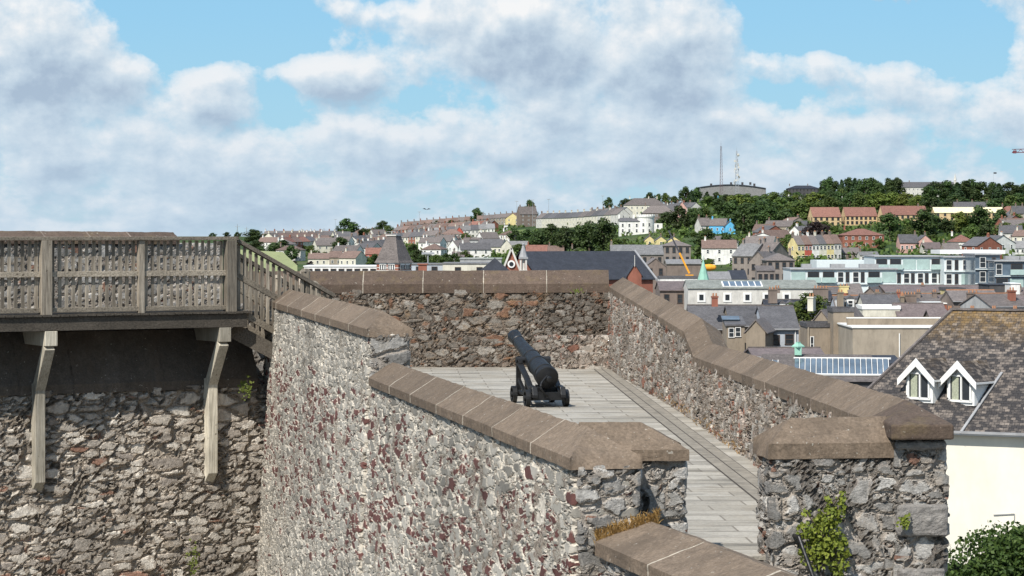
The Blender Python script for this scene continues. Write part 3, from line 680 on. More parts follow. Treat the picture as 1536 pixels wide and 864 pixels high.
leaf_cloud([p for p in pts if rn.random() < .62 or p.z > .05], .036, rn, (-.3,-1,.5), .9).build('leaves', 'ivy', iv)
mb = MB()
for (a, b2) in (((1235,864),(1240,770)),((1240,770),(1262,740)),((1240,810),(1210,770)),((1255,850),(1250,790))):
    mb.cyl(W(*a,19.02), W(*b2,19.02), .008,.005,6)
mb.build('stem', 'bark', iv)
fern = empty('small_fern', W(1357,790,19.05), 'small bright green fern growing from a joint of the corner pier', 'fern')
leaf_cloud([W(1357+rn.gauss(0,4), 782+rn.gauss(0,6), 19.03-rn.uniform(0,.04)) for i in range(70)], .03, rn, (0,-1,.3)).build('fronds', 'ivy', fern)
def grass_tuft(name, label, pts, h, mat, cat='grass tuft'):
    c = sum((Vector(p) for p in pts), Vector())/len(pts); m = MB()
    for p in pts:
        p = Vector(p); l = h*rn.uniform(.5,1.2); d = Vector((rn.gauss(0,.5),rn.gauss(-.25,.4),1)).normalized(); sd = d.cross(Vector((0,1,0))).normalized()*.004
        q = p+d*l*.6; e2 = q+(d+Vector((rn.gauss(0,.4),rn.gauss(-.3,.3),-.4))).normalized()*l*.5
        m.add([p-sd,p+sd,q+sd*.8,q-sd*.8,e2], [(0,1,2,3),(3,2,4)])
    tag(m.build(name, mat, origin=c), label, cat)
pts = [W(px, 815-(px-893)*.33+rn.uniform(-14,6), 18.25) for px in [rn.uniform(893,988) for i in range(520)]]
grass_tuft('dry_grass', 'straw coloured dry grass growing where the near coping meets the pale wall end', pts, .075, 'drygrass')
pts = [W(rn.uniform(925,945), rn.uniform(500,552), 45.8) for i in range(70)]
grass_tuft('weed_tuft', 'tuft of green weeds in the far right corner of the cannon platform', pts, .12, 'ivy', 'weeds')
pts = []
for i in range(200):
    f = rn.uniform(0,.9); p = q0+(q1-q0)*f-e_*.03; pts.append((p.x+rn.uniform(-.02,.05),p.y,rn.uniform(0,.12)))
grass_tuft('wall_weeds', 'sparse orange and green weeds along the foot of the right parapet', pts, .07, 'drygrass', 'weeds')
pts = [W(rn.gauss(866,5), rn.gauss(437,2), 46.5) for i in range(36)]
grass_tuft('wall_plant', 'tiny green plant hanging under the far coping', pts, .06, 'ivy', 'weeds')
tag(leaf_cloud([W(rn.gauss(369,5), rn.gauss(583,8), 38.7) for i in range(60)], .05, rn, (0,-1,.3)).build('wall_shrub', 'leaf2', origin=W(369,590,38.7)), 'small dry shrub growing in the shaded corner under the walkway', 'shrub')
tag(leaf_cloud([W(rn.gauss(290,5), 842+rn.gauss(0,10), 38.2) for i in range(70)], .05, rn, (0,-1,.3)).build('wall_shrub', 'leaf2', origin=W(290,850,38.2)), 'small brown plant on the sunlit curtain wall near the bottom edge', 'shrub')
mb = MB(); mb.cyl(W(1198,805,18.8), W(1225,880,18.6), .015,.015,10); mb.cyl(W(1198,805,18.8), W(1190,803,19.1), .015,.015,10)
tag(mb.build('handrail', 'iron', origin=W(1225,880,18.6)), 'black metal handrail end in front of the ivy', 'handrail')

# ------------------------------------------------------------------ sky and sun
SE = 48
SUN = Vector((-.50,-.866,0)).normalized()*math.cos(R(SE))+Vector((0,0,math.sin(R(SE))))
sun = bpy.data.lights.new('sun','SUN'); sun.energy = 5.0; sun.angle = R(.5); sun.color = (1,.955,.89)
so = bpy.data.objects.new('sun', sun); COL.objects.link(so); so.rotation_euler = SUN.to_track_quat('Z','Y').to_euler()
w = bpy.data.worlds.new('World'); S.world = w; w.use_nodes = True; t = NT(w.node_tree); bgn = w.node_tree.nodes['Background']
sky = t.n('ShaderNodeTexSky'); sky.sky_type = 'NISHITA'; sky.sun_disc = False; sky.sun_elevation = R(SE); sky.sun_rotation = math.atan2(SUN.x,SUN.y)
sky.air_density = 1.0; sky.dust_density = .6; sky.ozone_density = 2.0
g = t.tc('Generated'); d = t.vmath('NORMALIZE', g).outputs[0]; dz = t.sepv(d)
az = t.math('ARCTAN2', dz[0], dz[1]); el = t.math('ARCSINE', dz[2])
def AZ(px): return math.atan((px-CX)/F)
def EL(py): return math.atan((HZ-py)/F)
BL = [(60,95,150,62,.50),(185,125,70,34,.30),(330,125,68,48,.50),(300,165,80,26,.25),(505,112,68,28,.50),(735,60,120,62,.52),(900,70,150,85,.50),(1060,85,130,60,.42),(1220,100,110,34,.40),(560,20,90,22,.14),(1540,90,50,36,.35),
      (330,38,130,58,-.55),(480,55,90,34,-.45),(420,150,36,40,-.25),(600,160,70,30,-.34),(520,165,60,22,-.2),(1440,65,150,62,-.60),(1290,40,150,40,-.5),(1300,165,110,14,-.15),(230,75,50,40,-.25),
      (100,200,170,50,.24),(320,240,180,40,.20),(650,230,170,30,.18),(900,200,260,50,.22),(1300,190,240,50,.22),(760,290,300,30,.0)]
def density(daz, dele):
    a = t.math('ADD', az, daz); e_ = t.math('ADD', el, dele)
    comb = t.n('ShaderNodeCombineXYZ'); t.l(a, comb.inputs[0]); t.l(e_, comb.inputs[1])
    v = comb.outputs[0]
    # rows of cumulus bunch up towards the horizon
    ee = t.math('POWER', t.math('MAXIMUM', t.math('ADD', e_, .012), .004), .62)
    c2 = t.n('ShaderNodeCombineXYZ'); t.l(a, c2.inputs[0]); t.l(t.math('MULTIPLY', ee, .72), c2.inputs[1])
    n = t.noise(c2.outputs[0], 22, 9, .575); nb = t.noise(c2.outputs[0], 9, 2, .5)
    den = t.math('SUBTRACT', t.math('ADD', t.math('MULTIPLY', n, .7), t.math('MULTIPLY', nb, .35)), .515)
    low = t.ramp(e_, [(0.0,.15),(.03,.19),(.05,.15),(.07,.08),(.14,.02)])
    den = t.math('ADD', t.math('MULTIPLY', den, 2.5), low)
    for (px, py, rx, ry, amp) in BL:
        if amp == 0: continue
        dv = t.vmath('SUBTRACT', v, (AZ(px),EL(py),0)).outputs[0]
        dv = t.vmath('MULTIPLY', dv, (F/rx,F/ry,0)).outputs[0]
        ln = t.vmath('LENGTH', dv).outputs['Value']
        k = t.n('ShaderNodeMapRange'); k.interpolation_type = 'SMOOTHSTEP'; t.l(ln, k.inputs['Value'])
        k.inputs['From Min'].default_value = 1.45; k.inputs['From Max'].default_value = .25; k.inputs['To Max'].default_value = amp*.62
        den = t.math('ADD', den, k.outputs[0])
    return den
d0 = density(0,0); d1 = density(-.003,.0055)
cov = t.ramp(d0, [(0.0,0.0),(.07,.50),(.19,.90),(.38,1.0)])
lit = t.math('ADD', .60, t.math('MULTIPLY', t.math('SUBTRACT', d0, d1), 1.75))
thick = t.math('MULTIPLY', t.math('MAXIMUM', t.math('SUBTRACT', d0, .18), 0.0), .75)
lit = t.math('SUBTRACT', lit, thick, clamp=True)
cc = t.ramp(lit, [(.08,(.38,.485,.62)),(.34,(.52,.635,.75)),(.58,(.67,.765,.845)),(.88,(.92,.93,.94))])
hazecol = t.ramp(el, [(0.0,.55),(.05,.25),(.09,.0)])
cc = t.mix(hazecol, cc, (.52,.66,.80))
cc10 = t.vmath('MULTIPLY', cc, (10,10,10)).outputs[0]
blue = t.ramp(el, [(0.0,(.50,.70,.84)),(.04,(.37,.68,.88)),(.09,(.30,.63,.90)),(.5,(.14,.36,.74))])
skyc = t.mix(.85, sky.outputs[0], t.vmath('MULTIPLY', blue, (10,10,10)).outputs[0])
t.l(t.mix(cov, skyc, cc10), bgn.inputs['Color']); bgn.inputs['Strength'].default_value = .081
S.view_settings.view_transform = 'Standard'; S.view_settings.look = 'None'; S.view_settings.exposure = .3; S.view_settings.gamma = 1
S.render.engine = 'CYCLES'; S.render.resolution_x = 1024; S.render.resolution_y = 576

# ================================================================== THE TOWN
MESHES = {}
def cached(key, fn):
    if key not in MESHES: MESHES[key] = fn()
    return MESHES[key]
def win_mesh(w, h, fr, gl='glass', bars=1):
    def f():
        m = MB(); t_ = .10 if w > .7 else .07
        m.box((0,-.02,h/2-t_/2),(w,.10,t_)); m.box((0,-.03,-h/2+t_/2),(w+.1,.14,t_)); m.box((-w/2+t_/2,-.02,0),(t_,.10,h-2*t_)); m.box((w/2-t_/2,-.02,0),(t_,.10,h-2*t_))
        if bars: m.box((0,-.015,0),(w-2*t_,.07,t_*.7))
        m.box((0,.01,0),(w-2*t_,.05,h-2*t_),mi=1)
        return m.mesh('window', [fr, gl])
    return cached(('win',round(w,1),round(h,1),fr,gl,bars), f)
def roof_geo(m, typ, w, d, h, rh, ov=.3, th=.16, mi=0):
    if typ == 'x':
        for s_ in (0,1):
            y0 = -ov if s_ == 0 else d+ov; ym = d/2; sl = rh/(d/2); z0 = h-ov*sl; x = w/2+ov*.5
            m.add([(-x,y0,z0),(x,y0,z0),(x,ym,h+rh),(-x,ym,h+rh),(-x,y0,z0+th),(x,y0,z0+th),(x,ym,h+rh+th),(-x,ym,h+rh+th)], [(0,1,2,3),(4,7,6,5),(0,4,5,1),(2,6,7,3),(0,3,7,4),(1,5,6,2)], mi)
    elif typ == 'y':
        for s_ in (-1,1):
            x0 = s_*(w/2+ov); sl = rh/(w/2); z0 = h-ov*sl
            m.add([(x0,-ov*.5,z0),(x0,d+ov*.5,z0),(0,d+ov*.5,h+rh),(0,-ov*.5,h+rh),(x0,-ov*.5,z0+th),(x0,d+ov*.5,z0+th),(0,d+ov*.5,h+rh+th),(0,-ov*.5,h+rh+th)], [(0,1,2,3),(4,7,6,5),(0,4,5,1),(2,6,7,3),(0,3,7,4),(1,5,6,2)], mi)
    elif typ == 'hip':
        r = min(w,d)/2; x, y0, y1 = w/2+ov, -ov, d+ov
        if w >= d: a, b = (-w/2+r,d/2), (w/2-r,d/2)
        else: a, b = (0,r), (0,d-r)
        v = [(-x,y0,h-.05),(x,y0,h-.05),(x,y1,h-.05),(-x,y1,h-.05),(-x,y0,h+.12),(x,y0,h+.12),(x,y1,h+.12),(-x,y1,h+.12),(a[0],a[1],h+rh),(b[0],b[1],h+rh)]
        fs = [(0,3,2,1),(0,1,5,4),(1,2,6,5),(2,3,7,6),(3,0,4,7)]
        fs += [(4,5,9,8),(5,6,9),(6,7,8,9),(7,4,8)] if w >= d else [(4,5,8),(5,6,9,8),(6,7,9),(7,4,8,9)]
        m.add(v, fs, mi)
    elif typ == 'flat':
        m.box((0,d/2,h+.1),(w+.2,d+.2,.2),mi=mi)
        for (c, sz) in (((0,0,h+.35),(w+.2,.2,.3)),((0,d,h+.35),(w+.2,.2,.3)),((-w/2,d/2,h+.35),(.2,d-.22,.3)),((w/2,d/2,h+.35),(.2,d-.22,.3))): m.box(c, sz, mi=mi)
    elif typ == 'mono':
        m.add([(-w/2-.2,-.2,h),(w/2+.2,-.2,h),(w/2+.2,d+.2,h+rh),(-w/2-.2,d+.2,h+rh),(-w/2-.2,-.2,h+.2),(w/2+.2,-.2,h+.2),(w/2+.2,d+.2,h+rh+.2),(-w/2-.2,d+.2,h+rh+.2)], [(0,1,2,3),(4,7,6,5),(0,4,5,1),(2,6,7,3),(0,3,7,4),(1,5,6,2)], mi)
def wall_geo(m, typ, w, d, h, rh, z0=-1.5):
    P_ = [(-w/2,0),(w/2,0),(w/2,d),(-w/2,d)]
    if typ == 'x':
        for s_ in (-1,1): pass
        vs = [(-w/2,0,z0),(w/2,0,z0),(w/2,d,z0),(-w/2,d,z0),(-w/2,0,h),(w/2,0,h),(w/2,d,h),(-w/2,d,h),(-w/2,d/2,h+rh),(w/2,d/2,h+rh)]
        m.add(vs, [(0,3,2,1),(0,1,5,4),(1,2,6,9,5),(2,3,7,6),(3,0,4,8,7),(4,5,9,8),(6,7,8,9)])
    elif typ == 'y':
        vs = [(-w/2,0,z0),(w/2,0,z0),(w/2,d,z0),(-w/2,d,z0),(-w/2,0,h),(w/2,0,h),(w/2,d,h),(-w/2,d,h),(0,0,h+rh),(0,d,h+rh)]
        m.add(vs, [(0,3,2,1),(0,1,5,8,4),(1,2,6,5),(2,3,7,9,6),(3,0,4,7),(5,6,9,8),(7,4,8,9)])
    elif typ == 'mono':
        vs = [(-w/2,0,z0),(w/2,0,z0),(w/2,d,z0),(-w/2,d,z0),(-w/2,0,h),(w/2,0,h),(w/2,d,h+rh),(-w/2,d,h+rh)]
        m.add(vs, [(0,3,2,1),(0,1,5,4),(1,2,6,5),(2,3,7,6),(3,0,4,7),(4,5,6,7)])
    else: m.prism(P_, z0, h)
rh_ = random.Random(11)
def house(label, X, Y, z, w, d, h, rh, yaw=0, roof='x', wm='cream', rm='slate', floors=2, cols=3, side=0, win=(.95,1.3), fr='frame_white', chim=(-.4,), group=None, name='house', cat='house', door=False, below=3.0, chm=None, gl='glass', skip=()):
    root = empty(name, (X,Y,z), label, cat, group, yaw)
    r2 = lambda v: round(v,2)
    key = (roof,r2(w),r2(d),r2(h),r2(rh))
    def fw_(): m = MB(); wall_geo(m, roof, w, d, h, rh, -below); return m.mesh('wall', wm, (0,0,0))
    def fr_(): m = MB(); roof_geo(m, roof, w, d, h, rh); return m.mesh('roof', rm, (0,0,0))
    child('wall', cached(('w',)+key+(wm,r2(below)), fw_), root); ro = child('roof', cached(('r',)+key+(rm,), fr_), root)
    for cx in chim:
        def fc():
            m = MB(); m.box((0,0,0),(.95,.6,1.7)); m.box((0,0,.9),(1.1,.75,.14))
            for k in (-.3,0,.3): m.cyl((k,0,.97),(k,0,1.35),.11,.09,8,1)
            return m.mesh('chimney', [chm or (wm if wm in ('cream','white','brick','stone','brown','tan') else 'brown'),'pot'])
        c = cached(('c',chm or wm), fc)
        if roof == 'y': child('chimney', c, ro, (0, d*(.5+cx), h+rh+.3), R(90))
        else: child('chimney', c, ro, (w*cx, d/2, h+rh+.3), R(90))
    fh = h/max(1,floors)
    wmsh = win_mesh(win[0], min(win[1], fh*.7), fr, gl)
    for j in range(floors):
        for i in range(cols):
            if (i,j) in skip: continue
            child('window', wmsh, root, (-w/2+w*(i+.5)/cols, -.01, fh*(j+.56)))
        for i in range(side):
            for s_, rz in ((-1,R(-90)),(1,R(90))): child('window', wmsh, root, (s_*(w/2+.01), d*(i+.5)/side, fh*(j+.56)), rz)
    if door:
        m = MB(); m.box((0,-.03,1.0),(.95,.1,2.0)); child('door', cached(('door',door), lambda: m.mesh('door', door)), root, (w*.3,0,0))
    return root
def hb(label, pxL, pxR, pyE, pyR, pyB=None, Y=None, d=8, **k):
    pm = (pxL+pxR)/2
    if Y is None: Y = G(pm, pyB).y
    w = (pxR-pxL)/F*Y; x = (pm-CX)/F*Y; ze = CZ-(pyE-HZ)/F*Y
    yaw = k.get('yaw',0)
    if yaw: w /= max(.5, math.cos(yaw))
    zg = T(x,Y) if pyB is None else CZ-(pyB-HZ)/F*Y
    if k.get('floors') is None: k['floors'] = max(1, round((ze-zg)/3.1))
    return house(label, x, Y, zg, w, d, ze-zg, max(.3,(pyE-pyR)/F*Y), below=(3 if pyB is None else 5), **k)
# ------------------------------------------------------------------ trees
def tree_mesh(seed, kind, n=1500, leaf=.62):
    r = random.Random(seed); m = MB()
    lobes = []
    if kind == 4:
        for i in range(9):
            z = .18+i*.09; rad = .30*(1-i/9.5); lobes.append((Vector((r.uniform(-.03,.03),r.uniform(-.03,.03),z)), rad, .09))
    else:
        for i in range(13):
            a = r.uniform(0,6.28)+i; q = r.uniform(.08,.32); z = .16+.66*((i*.618)%1.0); q *= 1.2-abs(z-.42)*1.5
            rad = r.uniform(.12,.22); lobes.append((Vector((math.cos(a)*q,math.sin(a)*q,z)), rad, rad*r.uniform(.65,.95)))
        lobes.append((Vector((0,0,.86)), .15,.12))
    lobes.append((Vector((0,0,.42)),.27,.32)) if kind != 4 else None
    H_ = 10.0
    for i in range(n):
        c, rx, rz = lobes[r.randrange(len(lobes))]; v = Vector((r.gauss(0,1),r.gauss(0,1),r.gauss(0,1))).normalized(); q = r.uniform(.55,1.08)
        p = (c+Vector((v.x*rx*q,v.y*rx*q,v.z*rz*q)))*H_
        nn = (v+Vector((r.gauss(0,.5),r.gauss(0,.5),r.gauss(0,.5)+.3))).normalized(); s = leaf*r.uniform(.5,1.3)
        a = nn.orthogonal().normalized(); a.rotate(Matrix.Rotation(r.uniform(0,6.28),3,nn)); b = nn.cross(a)
        m.add([p-a*s*.6, p-b*s*.4, p+a*s*.6, p+b*s*.45], [(0,1,2,3)])
    return m
TREE = {}
for k in range(5):
    TREE[k] = []
    for v in range(3 if k in (0,1) else 2):
        TREE[k].append(tree_mesh(100+k*7+v, k, 2300).mesh('crown', 'leaf%d' % k, (0,0,0)))
mt = MB(); mt.cyl((0,0,-1.5),(0,0,3.5),.34,.22,8); mt.cyl((0,0,3.3),(1.5,.3,6.2),.18,.07,6); mt.cyl((0,0,3.3),(-1.3,.6,6.4),.18,.07,6); mt.cyl((0,0,3.4),(.1,-.9,7),.17,.06,6)
TRUNK = mt.mesh('trunk', 'bark', (0,0,0))
rt_ = random.Random(23)
KN = ['dark green','mid green','yellow green','dark purple','dark conifer']
def tree(label, px, pb, wpx, hpx, kind=0, Y=None, group=None):
    if Y is None: p = G(px,pb)
    else: p = Vector(((px-CX)/F*Y, Y, 0)); p.z = CZ-(pb-HZ)/F*Y
    s = hpx/F*p.y/9.6; sw = wpx/F*p.y/(7.4 if kind != 4 else 5.6)
    e = empty('conifer_tree' if kind == 4 else 'tree', p, label, 'tree', group, rt_.uniform(0,6.28)); e.scale = (sw, sw, s)
    child('trunk', TRUNK, e); child('crown', TREE[kind][rt_.randrange(len(TREE[kind]))], e); return e
def trees(fmt, lst, group):
    lst = sorted(lst, key=lambda a: a[0])
    for i, a in enumerate(lst):
        k = a[4]; tree(('%s tree, %s from the left ' % (KN[k], ORD[i]))+fmt, *a, group=group)
def scatter(n, x0, x1, b0, b1, w, h, kinds, seed):
    r = random.Random(seed); out = []
    for i in range(n):
        f = (i+r.uniform(.15,.85))/n; x = x0+(x1-x0)*f; out.append((x, r.uniform(b0,b1) if not callable(b0) else b0(x)+r.uniform(-b1,b1), r.uniform(*w), r.uniform(*h), r.choice(kinds)))
    return out
trees('among the far trees beyond the balustrade', [(319,357,12,8,0),(340,357,13,9,0),(356,357,12,9,0),(380,364,36,20,0),(399,363,18,12,0),(405,361,14,8,1),(430,358,12,7,1),(487,358,14,9,0),(466,357,10,6,1),(475,357,8,5,0)], 'far skyline trees on the left')
trees('in the suburb behind the stair rail', [(384,378,24,18,0),(392,384,18,14,0),(410,386,22,22,0),(424,388,38,28,0),(437,392,24,24,0),(412,378,16,12,1),(450,388,20,14,2),(468,386,22,18,1),(487,388,16,10,1),(455,376,10,8,1),(440,401,14,10,3),(510,384,34,28,0),(500,372,22,18,0),(520,366,36,38,0),(505,366,22,18,0),(534,364,16,14,0),(545,364,20,22,0),(559,364,16,22,1),(551,356,12,12,1),(528,396,26,14,1),(545,400,34,16,1),(562,399,22,18,0),(484,399,14,8,1),(466,401,10,9,3),(574,350,18,20,0),(584,354,16,16,1),(608,350,12,12,1)], 'trees in the left suburb')
trees('along the skyline above the terraces', [(641,349,9,10,0),(632,350,9,9,1),(655,345,14,14,0),(668,344,9,9,0),(677,344,20,14,0),(716,340,22,28,0),(766,336,16,12,0),(752,337,8,8,0),(794,338,24,38,0),(830,334,14,12,1),(858,331,14,10,1),(890,326,12,10,1)], 'skyline trees above the terraces')
trees('around the brick turret and pale sheds', [(626,398,22,24,0),(640,400,24,20,0),(655,402,26,20,1),(668,400,20,20,0),(683,400,22,20,0),(699,396,18,20,1),(712,372,12,12,1),(700,365,16,16,1),(645,382,14,12,0),(600,362,10,9,1),(657,353,9,9,1),(735,372,14,8,1),(748,374,16,7,2),(620,380,18,14,0),(590,400,26,14,0),(688,382,12,10,0)], 'trees in the terraces')
trees('in the dark clump beside the round towered villa', [(772,368,22,24,0),(791,376,32,32,0),(806,384,34,38,0),(826,380,36,44,0),(847,386,38,46,0),(866,382,34,40,0),(884,384,42,52,0),(905,383,44,56,0),(925,388,36,30,1),(868,394,30,22,1),(948,386,26,22,1),(905,396,26,18,1),(780,382,24,16,1),(936,372,20,14,1)], 'dark trees left of the villa')
trees('on the hill crest around the large cream house', [(913,322,16,26,0),(938,312,18,18,0),(948,309,18,16,0),(975,306,20,22,0),(988,302,16,18,0),(998,304,18,18,1),(1028,306,22,26,0),(1046,305,20,24,0),(1012,306,16,12,1),(1060,306,18,18,4),(925,322,18,12,1),(1075,306,16,18,0),(1037,306,14,20,4),(965,305,14,12,1)], 'trees on the crest')
trees('in the trees right of the villa', [(1000,346,26,28,0),(1018,347,34,38,0),(1036,344,26,32,0),(1050,346,26,34,0),(1042,334,24,22,1),(1026,356,18,10,1),(1058,330,22,20,1),(1005,358,18,10,2),(1042,356,16,8,1),(1030,318,20,14,1)], 'trees right of the villa')
wood = scatter(9,1062,1175,307,310,(22,30),(14,19),[0,0,1,1],1)+scatter(4,1172,1235,304,308,(18,26),(14,20),[0,1],41)+scatter(9,1062,1250,318,323,(28,40),(24,32),[0,0,1,1,2],2)+scatter(8,1095,1225,332,340,(32,44),(30,40),[0,0,1,1],3)+scatter(3,1110,1190,350,352,(34,44),(36,46),[0],14)
trees('in the large wood above the blue house', wood, 'large wood above the blue house')
trees('in the dark wood along the right skyline', scatter(14,1235,1350,300,306,(20,30),(30,38),[0,4,0],4)+scatter(9,1240,1300,312,320,(24,34),(24,32),[0,1],5), 'dark wood on the skyline')
trees('in the wood around the long chapel range', scatter(12,1385,1545,302,308,(28,38),(24,36),[0,0,4],6)+scatter(8,1390,1540,318,322,(28,38),(20,30),[0,0,1],16), 'wood around the chapel')
trees('in the pale hedge behind the yellow brick blocks', [(1300,316,26,24,2),(1318,315,30,27,2),(1338,315,32,27,2),(1358,315,30,26,2),(1376,316,24,24,2)], 'light green crowns')
trees('in front of the yellow brick blocks', [(1335,362,38,42,0),(1358,352,24,24,1),(1384,358,44,44,0),(1402,350,28,28,0),(1362,364,22,24,1),(1347,366,14,20,1),(1418,352,30,24,0),(1440,350,32,32,2),(1468,350,40,42,0),(1458,362,30,26,1),(1480,366,30,30,0),(1502,352,38,38,0),(1522,346,24,26,1),(1510,368,36,34,1),(1538,364,30,30,1),(1400,364,22,12,1),(1278,372,22,14,1),(1300,368,22,14,1),(1268,360,18,14,1),(1320,374,22,16,1)], 'trees in front of the yellow blocks')
trees('below the wood on the right slope', [(1060,390,36,46,0),(1076,384,26,30,0),(1090,390,34,40,0),(1104,376,22,20,1),(1120,378,24,20,1),(1140,380,26,20,1),(1160,380,28,22,1),(1183,378,30,26,1),(1172,366,26,22,1),(1197,360,30,28,1),(1200,376,24,22,0),(1225,370,44,38,3),(1247,372,26,18,1),(1208,352,26,22,1),(1238,350,26,18,1),(1255,352,20,14,1),(1152,392,26,10,1),(1064,398,20,10,2),(1078,396,22,10,1),(1176,392,22,9,1),(1145,362,26,14,2),(1125,364,24,14,1)], 'trees on the lower right slope')
# ------------------------------------------------------------------ terraces
def row(fmt, px0, b0, px1, b1, n, h, rh, walls, roofs, group, d=7.5, cols=2, floors=2, win=(1.0,1.35), typ='x', chim=True, seed=0):
    r = random.Random(seed+n); a, b2 = G(px0,b0), G(px1,b1); dv = b2-a; dv.z = 0; L = dv.length; yaw = math.atan2(dv.y,dv.x)
    flat = L > abs(a.x-b2.x)*1.5
    w = L/n
    for i in range(n):
        p = a.lerp(b2,(i+.5)/n); z = T(p.x,p.y); wm, rm = r.choice(walls), r.choice(roofs)
        house(fmt % ORD[i], p.x, p.y, z+.2, w-.02, d, h, rh, yaw, typ, wm, rm, floors, cols, 1, win, 'frame_white', (-.46,) if chim else (), group, below=3)
row('%s house from the left in the skyline terrace left of the lone tree', 600,350,706,341,11,5.3,2.8,['brick','brown','beige'],['tile_b','tile_b','slate_b'], 'skyline terrace houses')
row('%s house from the left in the skyline terrace right of the lone tree', 716,340.5,786,334.5,8,5.3,2.8,['beige','brown','cream'],['slate_b','tile_b'], 'skyline terrace houses on the right')
row('%s house from the left in the red brick terrace below the skyline', 590,357,735,348,14,5.0,2.6,['brick','brick','brown','pale'],['tile_r','tile_b','slate_b'], 'brick terrace houses')
row('%s house from the left in the white walled terrace with grey roofs', 612,366,742,356,11,5.2,2.8,['white','cream','white','pale'],['slate_b','slate','slate_l'], 'white terrace houses')
row('%s house from the left in the grey roofed terrace above the turret', 572,372,664,366,9,5.0,2.7,['pale','cream','brick'],['slate','slate_b'], 'grey roofed terrace houses')
row('%s house from the left in the blue grey roofed terrace left of the turret', 546,386,600,380,7,4.8,2.4,['white','pale','cream'],['slate','slate_l'], 'blue grey terrace houses')
row('%s house from the left in the terrace left of the turret tip', 536,374,572,370,4,4.8,2.4,['pale','brick','cream'],['slate_b','slate'], 'small terrace houses')
row('%s house from the left in the farthest suburb row', 395,362,560,358.5,12,4.8,2.4,['cream','white','brick'],['tile_b','slate_b','slate'], 'farthest suburb houses', cols=2)
row('%s house from the left in the second farthest suburb row', 410,368,500,365,8,5,2.6,['cream','white','pale'],['tile_b','slate_b'], 'second suburb row houses')
row('%s house from the left in the suburb row behind the dark trees', 432,377,498,374,6,5,2.6,['cream','brick','white'],['tile_r','tile_b','slate'], 'third suburb row houses')
row('%s house from the left in the long cream terrace left of the villa', 804,342,926,337,13,6.3,3.3,['cream','pale','cream'],['slate','slate_b'], 'long cream terrace houses', d=8)
row('%s house from the left in the terrace behind the long cream terrace', 880,334,932,331,6,5.6,3.0,['beige','pale'],['slate_b','slate'], 'upper terrace houses')
row('%s house from the left in the stepped terrace right of the cream house', 990,327,1036,325,5,5.4,3,['beige','brick','pale'],['slate'], 'terrace houses near the crest')
row('%s house from the left in the coloured terrace behind the mint glazed flats', 1196,395,1262,393,6,6.5,3.0,['white','cream','pink','red','yellow','pale'],['slate_b','tile_b','slate'], 'coloured terrace houses')
hs = dict(cat='house')
